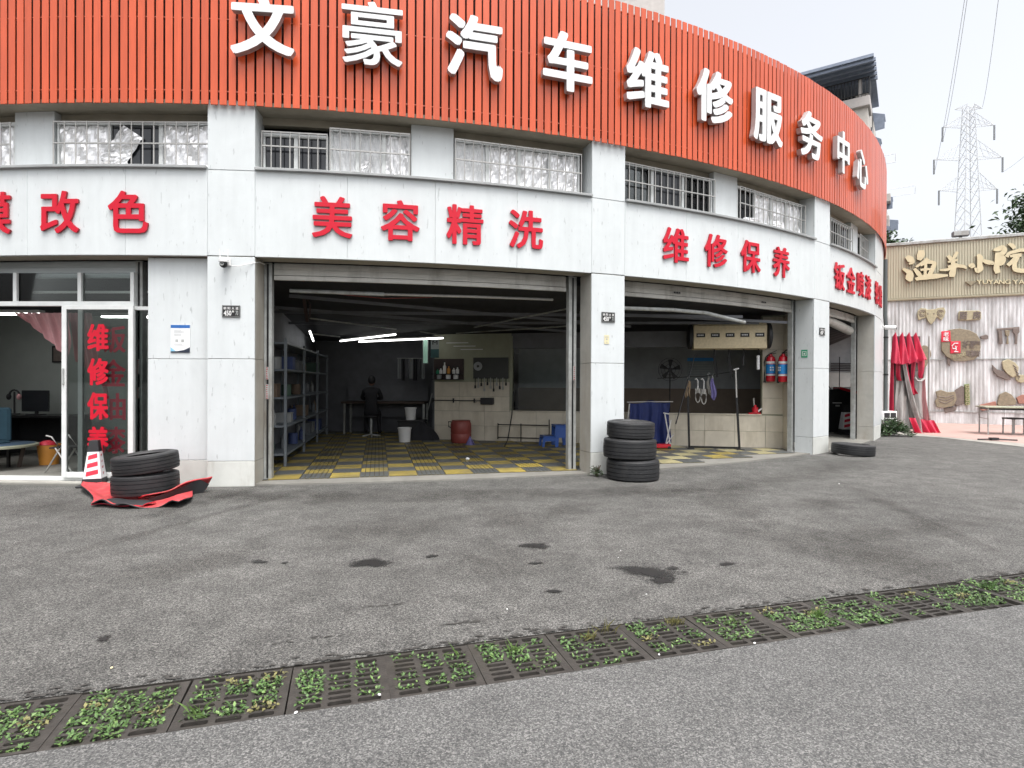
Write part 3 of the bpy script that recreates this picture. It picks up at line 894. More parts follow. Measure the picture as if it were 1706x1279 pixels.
# tiles high on the cream wall too, in bay one
z = .69
for r_ in range(2):
    for c_ in range(3):
        wall_tile(long_wall, WF, c_ * .6, min((c_ + 1) * .6, S_A - .035), z, z + .335)
    z += .335
# short return wall by the third pillar
RA = WF @ Vector((S_END, 0, 0)); RB = pol(37.3, R - .50)
rdir = (RB - RA).to_2d().normalized(); RF = frame(RA, rdir)
rw = MB(); rw.T = RF; L_ = (RB - RA).to_2d().length
rw.box(0.02, L_, 0.0, .1, .02, 2.75)
ret_wall = rw.build("return_wall", M_TILE, kind='structure')
z = .02
while z < 2.5:
    wall_tile(ret_wall, RF, .02, L_, z, z + .335); z += .335
# the room seen through the opening
rm = MB(); rm.T = WF
rm.box(S_A - .2, S_B + .6, 1.8, 1.9, 1.22, 2.5); rm.build("inner_room_wall", M_GREYW, kind='structure')
rm = MB(); rm.T = WF
rm.box(S_A - .2, S_B + .6, 1.79, 1.9, 0, 1.215); rm.box(S_B + .5, S_B + .6, .15, 1.8, 0, 2.5); rm.build("inner_room_wainscot", M_BROWN, kind='structure')
gp = MB(); gp.T = WF; gp.box(S_A + .04, S_A + 1.75, .05, .056, .72, 2.11); gp.build("window_pane", M_GLASSD, long_wall)
fp = MB(); fp.T = WF; fp.box(S_A + 1.76, S_A + 1.82, .03, .09, .716, 2.12); fp.build("mullion", M_CREAM, long_wall)
# third bay: back wall, brown foot
w3 = MB(); w3.box(6.6, 10.9, 18.4, 18.5, 1.10, 3.0); w3.box(6.5, 6.6, 13, 18.5, 0, 3.0); w3.build("back_bay_wall", M_GREYW, kind='structure')
w3 = MB(); w3.box(6.6, 10.9, 18.38, 18.5, 0, 1.095); w3.build("back_bay_wainscot", M_BROWN, kind='structure')

# ================================================================== signs on the facade
sg = thing("shop_sign", "big white raised characters 文豪汽车维修服务中心 standing off the orange-red slats", "sign", fac(22.7, R + .11, 5.8))
for ch, p, ww, z0, z1 in (("文", 5.95, .78, 5.47, 6.26), ("豪", 10.25, .77, 5.45, 6.27), ("汽", 14.5, .78, 5.43, 6.28), ("车", 18.79, .76, 5.46, 6.29), ("维", 23.0, .77, 5.46, 6.31),
                          ("修", 27.2, .80, 5.47, 6.31), ("服", 31.3, .79, 5.42, 6.30), ("务", 35.55, .78, 5.45, 6.29), ("中", 39.7, .60, 5.47, 6.29), ("心", 43.1, .74, 5.42, 6.20)):
    letter(sg, ch, fac(p, R + .105, (z0 + z1) / 2), ww, z1 - z0, .085, [M_WLET, M_WSIDE], .014 if ch == '豪' else .03, world=True)
def red_sign(label, chars, z=3.51):
    p0 = chars[len(chars) // 2][1]
    s_ = thing("fascia_sign", label, "sign", fac(p0, R, z), group="red signs on the marble fascia")
    for ch, p in chars:
        letter(s_, ch, fac(p, R + .004, z), .51, .54, .026, [M_RLET, M_RSIDE], .02, world=True)
red_sign("red cut characters 贴膜改色 on the marble over the office door", [("贴", -8.3), ("膜", -5.36), ("改", -2.42), ("色", .42)])
red_sign("red cut characters 美容精洗 on the marble over the widest dark bay", [("美", 8.6), ("容", 11.41), ("精", 14.2), ("洗", 17.0)])
red_sign("red cut characters 维修保养 on the marble over the bay with two extinguishers", [("维", 25.16), ("修", 27.9), ("保", 30.6), ("养", 33.37)])
red_sign("red cut characters 钣金喷漆 轮胎 on the marble over the far right bay", [("钣", 40.65), ("金", 42.71), ("喷", 44.81), ("漆", 46.9), ("轮", 50.2), ("胎", 52.4)])
# house number plates
def plate(label, p, z, sub):
    t = thing("number_plate", label, "number plate", fac(p, R + .003, z), "black house number plates on the pillars")
    m = MB(); m.box(-.112, .112, -.012, 0, -.075, .075); m.build("plate", M_BLKM, t, bevel=.003)
    m = MB()
    for a in ((-.105, .105, .067, .070), (-.105, .105, -.070, -.067), (-.105, -.102, -.067, .067), (.102, .105, -.067, .067)):
        m.box(a[0], a[1], -.0135, -.0121, a[2], a[3])
    m.build("rim", M_GALV, t)
    for i, ch in enumerate("朝阳大道"):
        letter(t, ch, T(-.075 + .05 * i, -.0121, .037), .034, .034, .002, [M_WPL], .012)
    letter(t, "450", T(-.042, -.0121, -.025), .095, .066, .002, [M_WPL], .025)
    letter(t, "附", T(.027, -.0121, -.004), .026, .028, .002, [M_WPL], .012)
    letter(t, sub, T(.073, -.0121, -.022), .032, .06, .002, [M_GALV], .012)
plate("black number plate 450 on the pillar with the white camera", 4.54, 2.26, "70")
plate("black number plate 450 on the pillar behind the three stacked tyres", 21.22, 2.33, "71")
plate("black number plate 450 on the pillar beside the lone flat tyre", 38.2, 2.36, "72")
# notice
t = thing("notice_board", "white notice with blue header and navy foot on the wall by the door", "notice", fac(2.29, R - .128, 1.91))
m = MB(); m.box(-.122, .122, -.006, 0, -.18, .18); m.build("board", M_PAPER, t)
m = MB(); m.box(-.122, .122, -.008, -.0061, .14, .18); m.build("header", mat("header_blue", (.02, .12, .38), .5), t)
m = MB(); m.prism([(-.122, -.18), (.122, -.18), (.122, -.11), (.05, -.145), (-.03, -.16), (-.122, -.165)], -.008, -.0061); m.build("foot", mat("navy_print", (.015, .022, .04), .5), t)
m = MB(); m.prism([(-.122, -.164), (-.06, -.159), (-.122, -.11)], -.0075, -.0061); m.build("corner_print", mat("pale_blue", (.2, .45, .6), .5), t)
for z_ in (.105, .09, .075, .055, .04, -.07, -.085):
    m = MB(); m.box(-.08, .07 - random.uniform(0, .06), -.0072, -.0061, z_, z_ + .005); m.build("print_line", M_GALV, t)
for x_ in (-.045, .03):
    m = MB(); m.box(x_ - .018, x_ + .018, -.0072, -.0061, -.045, -.008); m.build("print_block", M_GALV, t)
# stickers on the pillars
t = thing("paper_sticker", "small yellowed paper sticker below the number plate, behind the three tyres", "sticker", fac(21.15, R + .003, 2.0))
m = MB(); m.box(-.04, .04, -.002, 0, -.065, .065); m.build("paper", M_YELP, t)
m = MB(); m.box(-.03, .03, -.003, -.0021, .03, .042); m.box(-.012, .012, -.003, -.0021, -.01, .015); m.box(-.02, .012, -.003, -.0021, -.045, -.035); m.build("print", M_GALV, t)
JF = Matrix.Translation(pol(37.18, R - .18, 1.93)) @ RZ(37.18 - 90)
t = thing("green_sign", "small square green sign on the side of the pillar right of the extinguishers", "sign", JF)
m = MB(); m.box(-.06, .06, -.006, -.002, -.075, .075); m.build("plate", M_GRN, t)
m = MB()
for a in ((-.04, .04, .035, .045), (-.04, .04, -.045, -.035), (-.04, -.03, -.035, .035), (.03, .04, -.035, .035), (-.012, .012, -.02, .015)): m.box(a[0], a[1], -.008, -.0061, a[2], a[3])
m.build("pictogram", M_WPL, t)
# camera on the first pillar with its cable
t = thing("security_camera", "white dome security camera with two aerials high on the left pillar", "camera", fac(4.36, R + .004, 2.89))
m = MB(); m.box(-.05, .05, -.012, 0, -.05, .05); m.bar((0, -.012, .01), (0, -.07, .01), .05, .04); m.build("bracket", M_WPL, t, bevel=.004)
m = MB(); m.sphere((0, -.10, .005), .06, 16, 8, (1, 1, .62)); m.lathe([(.06, .0), (.06, -.03), (.045, -.035)], 16, (0, -.10, .01)); m.build("housing", M_WPL, t, smooth=True)
m = MB(); m.sphere((0, -.10, -.045), .048, 16, 10); m.build("lens_ball", M_BLKM, t, smooth=True)
m = MB(); m.lathe([(.0, .0), (.022, .0), (.022, .012)], 14); m.build("lens", M_GALV, t, T(0, -.146, -.05) @ RX(90))
for s_ in (-.045, .045):
    m = MB(); m.tube([(s_, -.09, .01), (s_ * 1.25, -.09, .15)], .007, 6); m.build("aerial", M_WPL, t)
m = MB(); m.tube([(.03, -.1, -.03), (.09, -.06, -.055), (.16, -.03, -.055), (.25, -.03, -.03), (.34, .01, .0), (.36, .12, .03), (.37, .3, .04)], .006, 6); m.build("cable", M_WPL, t)
# camera, downpipe and conduit at the far corner
t = thing("bullet_camera", "small white bullet camera on the downpipe at the far right corner", "camera", fac(56.0, R + .05, 2.83))
m = MB(); m.tube([(0, 0, 0), (0, -.25, -.02)], .055, 12); m.build("housing", M_WPL, t, smooth=True)
m = MB(); m.tube([(0, -.24, -.02), (0, -.262, -.021)], .045, 12); m.build("lens", M_BLKM, t)
m = MB(); m.tube([(0, 0, .0), (0, .06, .06)], .02, 8); m.build("bracket", M_WPL, t)
t = thing("downpipe", "dark grey downpipe running down the far right corner of the workshop", "pipe", fac(57.6, R + .07, 0))
m = MB(); m.tube([(0, 0, 0.02), (0, 0, 2.9), (0, .02, 3.2), (0, .02, 4.7)], .05, 10); m.build("pipe", M_DKGREY, t, smooth=True)
for z_ in (.6, 1.6, 2.6):
    m = MB(); m.lathe([(.05, -.02), (.06, -.02), (.06, .02), (.05, .02)], 12, (0, 0, z_)); m.build("clip", M_BLKM, t)
m = MB(); m.tube([(.12, .0, 0.02), (.12, .0, 2.7), (.1, .02, 3.6), (.06, .05, 4.6)], .028, 8); m.build("conduit", M_WPL, t, smooth=True)

# ================================================================== office front
OD = fac(-1.8, R - .33, 0)           # straight frame for the glazed front
def ox(px, py=640, y=0.0):
    d = (OD.to_3x3() @ Vector((1, 0, 0))).to_2d()
    return onwall(px, py, (OD @ Vector((0, y, 0))).to_2d(), d)
t = thing("glazed_shopfront", "white aluminium glazed office front with transom lights and sliding doors left", "shopfront", OD)
XR = ox(226)[0]
m = MB(); m.box(-4, XR, -.05, .05, .03, .075); m.build("threshold", M_ALU, t, bevel=.003)
m = MB(); m.box(-4, XR, -.04, .04, 2.355, 2.415); m.box(XR - .05, XR, -.04, .04, .075, 2.355); m.box(XR - .05, XR, -.04, .04, 2.415, 2.80); m.build("head_frame", M_ALU, t, bevel=.003)
for px in (28, 135):
    m = MB(); x = ox(px)[0]; m.box(x - .025, x + .025, -.035, .035, 2.416, 2.80); m.build("mullion", M_ALU, t, bevel=.003)
for a, b_ in ((-1.9, ox(28)[0] - .026), (ox(28)[0] + .026, ox(135)[0] - .026), (ox(135)[0] + .026, XR - .051)):
    m = MB(); m.box(a, b_, .0, .006, 2.416, 2.80); m.build("transom_pane", M_GLASSD, t)
m = MB(); m.box(-4, XR, .26, .30, 2.57, 2.60); m.build("lath", M_WPL, t)
def leaf(px0, px1, y, name="sliding_door"):
    a, b_ = ox(px0, 640, y)[0], ox(px1, 640, y)[0]
    m = MB(); sw = .065
    m.box(a, a + sw, y - .018, y + .018, .08, 2.35); m.box(b_ - sw, b_, y - .018, y + .018, .08, 2.35)
    m.box(a + sw, b_ - sw, y - .018, y + .018, 2.30, 2.35); m.box(a + sw, b_ - sw, y - .018, y + .018, .08, .15)
    lf = m.build(name, M_ALU, t, bevel=.003)
    m = MB(); m.box(a + sw, b_ - sw, y - .003, y + .003, .15, 2.30); m.build("glass", M_GLASSD, lf)
    return lf, a, b_
lf, a, b_ = leaf(104, 223, -.075)
for i, ch in enumerate("维修保养"):
    zc = ox(162, 562 + 57 * i, -.08)[1]
    letter(lf, ch, T(ox(163, 640, -.08)[0], -.0791, zc), .29, .36, .001, [M_RLET], .035)
m = MB(); m.bar((a + .032, -.10, 1.30), (a + .032, -.10, 1.52), .018, .02); m.build("handle", M_GALV, lf)
lf2, a, b_ = leaf(131, 262, .0)
for i, ch in enumerate("钣金油漆"):
    zc = ox(186, 565 + 56 * i)[1]
    letter(lf2, ch, T(ox(189)[0], -.0041, zc), .34, .36, .001, [mat("faded_red", (.66, .05, .09), .5) if i == 0 else bpy.data.materials["faded_red"]], .02)
# concrete step under the office front
m = MB(); m.arc(-11, .9, R - .36, R - .10, 0, .03, step=2); m.build("door_step", M_CONC, bld, world=True)

# office things
def on_floor(px, py, z=.022): return gnd(px, py, z)
t = thing("ceiling_light", "lit white strip light under the office ceiling, at left edge", "light", T(-8.6, 9.7, 2.50))
m = MB(); m.box(-.6, .75, -.06, .06, -.02, .03); m.build("body", M_WPL, t)
m = MB(); m.box(-.6, .74, -.055, .055, -.045, -.021); m.build("tube", M_OLIGHT, t)
t = thing("ceiling_light", "lit strip light seen through the office door glass above the red characters", "light", T(-6.75, 10.0, 2.49))
m = MB(); m.box(-.3, .55, -.05, .05, -.02, .03); m.build("body", M_WPL, t)
m = MB(); m.box(-.3, .54, -.045, .045, -.045, -.021); m.build("tube", M_OLIGHT, t)
# curtain gathered to the right
t = thing("curtain", "pink curtain swept across the top of the office doorway", "curtain", T(*at(70, 560, 8.3)))
o0 = WM[t].translation
def cur(i, j):
    pa = at(18 + 98 * i, 521, 8.25)
    # lower edge sweeps from the upper left to the right
    low = 523 + 80 * (max(0, i - .03) ** 1.15)
    if i > .93: low = 610
    pb = at(18 + 98 * i + 6 * (1 - i), low, 8.25)
    p = pa.lerp(pb, j)
    p.y += .03 * math.sin(30 * i - 7 * j) * (.3 + .7 * j) + .012 * math.sin(57 * i - 9 * j)
    return p - o0
m = MB(); m.grid(cur, 70, 14); m.build("drape", M_PINK, t, smooth=True, fix=False)
def cur2(i, j):
    pa = at(112 + 40 * i, 521, 8.45); pb = at(128 + 52 * i, 602 + 62 * i - 10 * math.sin(3 * i), 8.5)
    p = pa.lerp(pb, j); p.y += .03 * math.sin(28 * i + 5 * j)
    return p - o0
m = MB(); m.grid(cur2, 40, 12); m.build("drape", M_PINK, t, smooth=True, fix=False)
# desk, monitor, headset
Yd = 10.4
t = thing("office_desk", "dark desk against the office back wall under the monitor", "desk", T(*gnd(50, 770, .022)))
o = at(50, 691, Yd); dM = T(o.x, Yd, .022); t.matrix_basis = dM; WM[t] = dM
hz = o.z - .022
m = MB(); m.box(-.55, .85, -.3, .4, hz - .035, hz); m.build("desk_top", M_BLKM, t)
for sx in (-.52, .80):
    m = MB(); m.box(sx, sx + .03, -.27, .38, 0, hz - .036); m.build("side_panel", M_BLK, t)
m = MB(); m.box(-.49, .799, .35, .37, .2, hz - .036); m.build("back_panel", M_BLK, t)
t = thing("monitor", "black monitor on the dark desk in the office", "monitor", T(o.x + .06, Yd + .05, o.z))
m = MB(); m.box(-.24, .24, -.02, .02, .06, .44); m.build("screen", M_DKGLASS, t, bevel=.004)
m = MB(); m.bar((0, .02, .012), (0, .03, .2), .05, .03); m.box(-.12, .12, -.08, .1, 0, .012); m.build("stand", M_BLK, t)
t = thing("headset", "black headset with pale ear pad standing left of the monitor", "headset", T(*(at(24, 690, Yd - .15))))
m = MB(); m.tube([(.09 * math.cos(a_), 0, .33 + .1 * math.sin(a_)) for a_ in [x * math.pi / 10 for x in range(11)]], .016, 8); m.build("band", M_BLK, t, smooth=True)
m = MB(); m.tube([(0, 0, .0), (0, 0, .4)], .014, 8); m.lathe([(0, 0), (.08, 0), (.08, .015), (0, .015)], 16); m.build("stand", M_BLK, t)
for s_ in (-.09, .09):
    m = MB(); m.sphere((s_, -.01, .31), .05, 10, 6, (.5, 1, 1.1)); m.build("ear_pad", M_BLK if s_ < 0 else M_PINK, t, smooth=True)
t = thing("picture_frame", "small dark framed picture on the office wall beside the curtain", "picture", T(*at(99, 590, 11.27)))
m = MB(); m.box(-.13, .13, -.02, .0, -.16, .16); m.build("frame", M_BLK, t)
m = MB(); m.box(-.10, .10, -.022, -.0205, -.13, .13); m.build("picture", M_PLAQD, t)
# chair, low table, bin
t = thing("office_chair", "blue upholstered chair back at the left edge inside the office", "chair", T(*(on_floor(6, 782) + Vector((-.30, 0, 0)))))
m = MB(); m.box(-.25, .22, .18, .26, .40, .92); m.build("backrest", mat("teal_fabric", (.018, .055, .08), .8), t, bevel=.03)
m = MB(); m.box(-.26, .24, -.25, .2, .34, .42); m.build("seat", bpy.data.materials["teal_fabric"], t, bevel=.02)
for sx in (-.22, .2):
    for sy in (-.22, .2):
        m = MB(); m.bar((sx, sy, 0), (sx, sy, .34), .035); m.build("leg", M_BLKM, t)
pt = at(-12, 740, 8.75)
t = thing("low_table", "low oval table under a dark blue cloth just inside the office", "table", T(pt.x, pt.y, .022))
hz = pt.z - .022
m = MB(); m.lathe([(0, hz), (.52, hz), (.55, hz - .012), (.55, hz - .04), (0, hz - .045)], 40); m.build("table_top", M_CREAM, t, smooth=True)
m = MB(); m.lathe([(0, hz + .012), (.47, hz + .010), (.5, hz + .003)], 40); m.build("cloth", mat("navy_cloth", (.03, .06, .10), .8), t, smooth=True)
for a_ in (45, 135, 225, 315):
    m = MB(); m.bar((.3 * math.cos(rad(a_)), .3 * math.sin(rad(a_)), 0), (.36 * math.cos(rad(a_)), .36 * math.sin(rad(a_)), hz - .05), .05); m.build("leg", M_WOOD, t)
t = thing("waste_bin", "orange waste bin with a red bag in it, on the office floor", "bin", T(*on_floor(82, 773)))
m = MB(); m.lathe([(0, 0), (.125, 0), (.16, .31), (.168, .315), (.155, .315), (.12, .02), (0, .02)], 28); m.build("bucket", M_ORANGE, t, smooth=True)
m = MB(); m.sphere((-.03, 0, .31), .12, 12, 8, (1, 1, .6)); m.build("bag", M_RED, t, smooth=True)
t = thing("folding_chair", "small grey tubular chair beside the orange bin, behind the door stile", "chair", T(*on_floor(112, 785)))
for s_ in (-.16, .16):
    m = MB(); m.tube([(-.2, s_, 0), (.02, s_, .36), (-.1, s_, .52), (-.18, s_, .54)], .012, 6); m.build("frame", M_STEEL, t, smooth=True)
    m = MB(); m.tube([(.2, s_, 0), (-.05, s_, .36)], .012, 6); m.build("leg", M_STEEL, t)
m = MB(); m.box(-.14, .16, -.16, .16, .35, .37); m.build("seat", M_BLK, t)

# ================================================================== workshop contents
def wm(px, py, off=0.0):
    """frame on the long wall at a photographed point, off metres in front of it"""
    s_, z = ow(px, py); return WF @ T(s_, -off, z)
def tube_light(px0, py0, Y0, px1, py1, Y1, label):
    a, b_ = at(px0, py0, Y0), at(px1, py1, Y1)
    M = Matrix.Translation((a + b_) / 2)
    t = thing("tube_light", label, "light", M, "lit tubes under the workshop ceiling")
    h = (b_ - a) / 2; u = h.normalized()
    m = MB(); m.tube([-h, h], .017, 8); m.build("tube", M_LIGHT, t)
    m = MB(); m.bar(-h + Vector((0, 0, .03)), h + Vector((0, 0, .03)), .04, .03); m.build("batten", M_WPL, t)
tube_light(516, 552, 11.3, 522, 568, 13.6, "short lit tube pointing into the dark, left of the other tubes")
tube_light(567, 568, 13.9, 659, 557, 12.4, "lit tube slanting up to the right, middle of the three")
tube_light(598, 569, 14.0, 738, 563, 12.9, "longest lit tube, ending by the green lit panel")
# front pipe in bay one, folded pole in bay two
t = thing("curtain_pole", "pale grey pole across the top of the widest bay behind its shutter", "pole", T(*at(700, 490, 8.6)))
o = WM[t].translation
m = MB(); m.tube([at(483, 484, 8.25) - o, at(640, 490, 8.4) - o], .028, 10); m.build("sleeve", M_GALV, t, smooth=True)
m = MB(); m.tube([at(640, 490, 8.4) - o, at(790, 494, 8.65) - o, at(921, 499, 9.05) - o], .02, 10); m.build("pole", M_STEEL, t, smooth=True)
m = MB(); m.tube([at(545, 488, 8.3) - o, at(640, 497, 8.5) - o, at(720, 495, 8.6) - o], .007, 6); m.build("cord", mat("red_cord", (.22, .05, .04), .6), t)
t = thing("curtain_pole", "grey bent pole under the shutter of the bay with the gold reel box", "pole", T(*at(1140, 518, 9.6)))
o = WM[t].translation
m = MB(); m.tube([at(1038, 513, 9.3) - o, at(1120, 516, 9.7) - o, at(1176, 521, 10.1) - o, at(1241, 537, 10.3) - o], .032, 10); m.build("pole", M_GALV, t, smooth=True)
t = thing("ceiling_frame", "brown steel frame hanging from the ceiling at left in the widest bay", "frame", T(*at(505, 520, 9.6)))
o = WM[t].translation
m = MB(); m.bar(at(505, 489, 9.5) - o, at(512, 535, 10.2) - o, .05, .03); m.build("hanger", mat("rust_brown", (.07, .045, .045), .7), t)
m = MB(); m.bar(at(509, 492, 9.6) - o, at(517, 508, 9.7) - o, .015); m.bar(at(517, 506, 9.7) - o, at(516, 529, 9.8) - o, .02); m.build("bracket", bpy.data.materials["rust_brown"], t)
for (a, b_) in (((516, 530, 9.9), (660, 548, 12.5)), ((522, 556, 11), (566, 561, 12.8)), ((700, 552, 11.6), (735, 558, 12.4)), ((790, 545, 11.8), (945, 514, 9.6)), ((760, 555, 12.6), (945, 543, 11.2))):
    m = MB(); m.tube([at(*a) - o, at(*b_) - o], .014, 6); m.build("conduit", M_GALV, t)

M_SHELF = mat("blue_grey_shelf", (.15, .17, .19), .5, var=.2)
# shelving along the left wall
LF = frame(LW0, ldir)                # local -Y is the room side
def lwp(px, py): return onwall(px, py, LW0, ldir)
t = thing("shelf_unit", "long grey steel shelf unit with clutter along the dark left wall", "shelf", LF @ T(2.4, -.28, .022))
for x in (-1.3, .55, 2.4, 4.2):
    for y in (-.2, .2):
        m = MB(); m.box(x - .02, x + .02, y - .02, y + .02, 0, 2.0); m.build("post", M_SHELF, t)
for z in (.18, .62, 1.06, 1.5, 1.92):
    m = MB(); m.box(-1.3, 4.2, -.22, .22, z, z + .03); m.build("shelf", M_SHELF, t)
rnd = random.Random(3)
cols = [mat("box_grey", (.12, .13, .14), .7), mat("box_blue", (.03, .05, .14), .6), mat("box_green", (.06, .11, .08), .6), mat("box_brown", (.14, .10, .07), .8), mat("box_pale", (.26, .27, .27), .6)]
kk = 0
KINDS_ = [("storage_box", "box"), ("paint_can", "can"), ("bottle", "bottle")]
words = {"storage_box": "storage box", "paint_can": "can", "bottle": "bottle"}
cn = ["grey", "blue", "green", "brown", "pale"]
for zi, z in enumerate((.21, .65, 1.09, 1.53)):
    combos = [(k_, c_) for k_ in range(3) for c_ in range(5)]; rnd.shuffle(combos)
    x = -1.15
    for ki, ci in combos[:8]:
        nm, ct = KINDS_[ki]; wd = rnd.uniform(.14, .32)
        o = thing(nm, f"{cn[ci]} {words[nm]} among the clutter on the {['lowest', 'second', 'third', 'fourth'][zi]} shelf of the dark unit", ct, LF @ T(2.4 + x, -.28 + rnd.uniform(-.08, .08), .022 + z), "clutter on the left shelves")
        m = MB()
        if nm == "storage_box":
            m.box(-wd / 2, wd / 2, -.14, .14, 0, wd * .8); m.box(-wd / 2 - .008, wd / 2 + .008, -.148, .148, wd * .8, wd * .8 + .02)
        elif nm == "paint_can":
            m.lathe([(0, 0), (.08, 0), (.083, .005), (.083, .19), (.077, .195), (0, .19)], 16)
        else:
            m.lathe([(0, 0), (.04, 0), (.042, .01), (.042, .16), (.015, .2), (.015, .24), (0, .24)], 12)
        m.build("body", cols[ci], o)
        x += rnd.uniform(.5, .78)
# workbench with a seated person, deep in the dark
pb = gnd(655, 727, .022)
t = thing("workbench", "dark steel workbench deep in the widest bay, before the person", "bench", T(-3.2, 14.9, .022))
m = MB(); m.box(-1.1, 1.0, -.3, .35, .78, .83); m.build("bench_top", M_WOOD, t)
for sx in (-1.05, .95):
    for sy in (-.27, .3):
        m = MB(); m.box(sx, sx + .05, sy, sy + .05, 0, .78); m.build("leg", M_GALV, t)
m = MB(); m.box(-1.1, 1.0, .36, .38, .4, 1.25); m.build("back_panel", M_DKWALL, t)
t = thing("stool", "round dark work stool under the seated person", "stool", T(-3.42, 14.1, .022))
m = MB(); m.lathe([(0, .46), (.17, .46), (.18, .48), (.17, .51), (0, .515)], 20); m.build("seat", M_BLK, t, smooth=True)
m = MB(); m.tube([(0, 0, .05), (0, 0, .46)], .03, 8); m.build("column", M_GALV, t)
for k in range(5):
    a_ = k * 1.2566
    m = MB(); m.bar((0, 0, .06), (.22 * math.cos(a_), .22 * math.sin(a_), .02), .03); m.build("leg", M_GALV, t)
def person():
    V = [(0, 0, .60), (0, .0, .80), (0, .03, 1.0), (0, .06, 1.13), (0, .09, 1.22),                     # 0-4 pelvis..neck
         (-.17, .05, 1.11), (-.24, .14, .93), (-.13, .34, .90),                                       # 5-7 left arm
         (.17, .05, 1.11), (.25, .13, .92), (.13, .33, .92),                                          # 8-10 right arm
         (-.1, .02, .58), (-.15, .40, .57), (-.16, .36, .13), (-.17, .48, .06),                        # 11-14 left leg
         (.1, .02, .58), (.15, .40, .57), (.16, .34, .13), (.18, .46, .06)]                           # 15-18
    Rr = [.15, .145, .155, .11, .055, .065, .05, .036, .065, .05, .036, .095, .07, .05, .045, .095, .07, .05, .045]
    E = [(0, 1), (1, 2), (2, 3), (3, 4), (3, 5), (5, 6), (6, 7), (3, 8), (8, 9), (9, 10), (0, 11), (11, 12), (12, 13), (13, 14), (0, 15), (15, 16), (16, 17), (17, 18)]
    for s_, wi, sg_ in ((7, 7, 1), (10, 10, -1)):
        base = V[wi]
        hub = len(V); V.append((base[0] + .015 * sg_, base[1] + .06, base[2])); Rr.append(.026); E.append((wi, hub))
        for k, (dx, l_) in enumerate(((-.03, .06), (-.01, .075), (.01, .07), (.03, .055), (.05 * sg_, .03))):
            V.append((V[hub][0] + dx, V[hub][1] + l_, V[hub][2] - .02)); Rr.append(.009); E.append((hub, len(V) - 1))
    me = bpy.data.meshes.new("body"); me.from_pydata(V, E, [])
    o = bpy.data.objects.new("body", me); COL.objects.link(o)
    sk = o.modifiers.new("skin", 'SKIN')
    for i, r_ in enumerate(Rr): me.skin_vertices[0].data[i].radius = (r_, r_)
    me.skin_vertices[0].data[0].use_root = True
    ss = o.modifiers.new("sub", 'SUBSURF'); ss.levels = 1; ss.render_levels = 1
    dg = bpy.context.evaluated_depsgraph_get()
    m2 = bpy.data.meshes.new_from_object(o.evaluated_get(dg)); bpy.data.objects.remove(o)
    m2.materials.append(M_CLOTHD); m2.materials.append(M_SKIN)
    for p in m2.polygons:
        p.use_smooth = True
        c = p.center
        if (c.y > .36 and c.z > .8): p.material_index = 1
    return m2
t = thing("person", "person in dark clothes sitting bent over the workbench deep in the widest bay", "person", T(-3.42, 14.1, .022) @ RZ(8))
link("body", person(), t)
m = MB(); m.sphere((0, .13, 1.35), .1, 16, 12, (.82, 1.0, 1.18))
m.sphere((0, .235, 1.345), .018, 8, 6, (.7, 1, 1.2)); m.sphere((-.082, .13, 1.345), .022, 8, 6, (.5, 1, 1.4)); m.sphere((.082, .13, 1.345), .022, 8, 6, (.5, 1, 1.4))
m.sphere((-.033, .215, 1.365), .012, 8, 6); m.sphere((.033, .215, 1.365), .012, 8, 6); m.sphere((0, .222, 1.305), .02, 8, 6, (1.2, .4, .35))
m.build("head", M_SKIN, t, smooth=True)
m = MB(); m.sphere((0, .112, 1.375), .108, 16, 10, (.86, .98, 1.08)); m.build("hair", M_BLK, t, smooth=True)
# white buckets, red drum, mop
def bucket(label, px, py, r, h, z=.022, col=M_WPL, off=None):
    p = off or gnd(px, py, z)
    t = thing("bucket", label, "bucket", T(p.x, p.y, z))
    m = MB(); m.lathe([(0, 0), (r * .82, 0), (r, h), (r * 1.06, h), (r * 1.06, h - .03), (r * .97, h - .03), (r * .97, h - .05), (r * .94, h - .01), (r * .78, .02), (0, .02)], 24); m.build("pail", col, t, smooth=True)
    m = MB(); m.tube([(r * math.cos(a_), -.01, h - .03 - r * .75 * math.sin(a_)) for a_ in [x * math.pi / 10 for x in range(11)]], .004, 5); m.build("handle", M_STEEL, t)
    return p
bucket("white paint bucket on the floor beside the dark cloth heap", 674, 737, .145, .33)
cp = gnd(704, 733, .022)
t = thing("cloth_heap", "dark heap of cloth on the floor between the buckets and the mop", "cloth", T(cp.x, cp.y, .022))
def heap(i, j):
    a_ = 6.283 * i; r_ = .36 * (1 - j) ** .8 * (1 + .12 * math.sin(5 * a_ + 3 * j)); return (r_ * math.cos(a_), r_ * math.sin(a_) * .6, .42 * j ** .8 + .02 * math.sin(7 * a_))
m = MB(); m.grid(heap, 36, 10); m.build("cloth", M_CLOTHD, t, smooth=True)
bucket("pale green-white bucket standing on the dark tool crate", 684, 700, .135, .29, z=.46, off=at(684, 700, 13.7))
p = at(684, 700, 13.7)
t = thing("tool_crate", "dark crate carrying the pale bucket, behind the white one", "crate", T(p.x + .05, p.y, .022))
m = MB(); m.box(-.3, .3, -.2, .2, 0, .40); m.box(-.32, .32, -.22, .22, .40, .436); m.build("body", M_BLK, t, bevel=.01)
t = thing("mop", "mop with a pale stick leaning on the end of the cream wall", "mop", T(*gnd(703, 726, .03)))
a_ = WM[t].translation; 
m = MB(); m.tube([(0, 0, .02), at(720, 655, a_.y + .15) - a_], .012, 6); m.build("stick", M_GALV, t)
m = MB(); m.sphere((0, 0, .04), .1, 10, 6, (1.2, .7, .5)); m.build("mop_head", M_CLOTHD, t, smooth=True)
p = gnd(768, 738, .022)
t = thing("drum", "dull red plastic drum on the floor below the bottle board", "drum", T(p.x, p.y, .022))
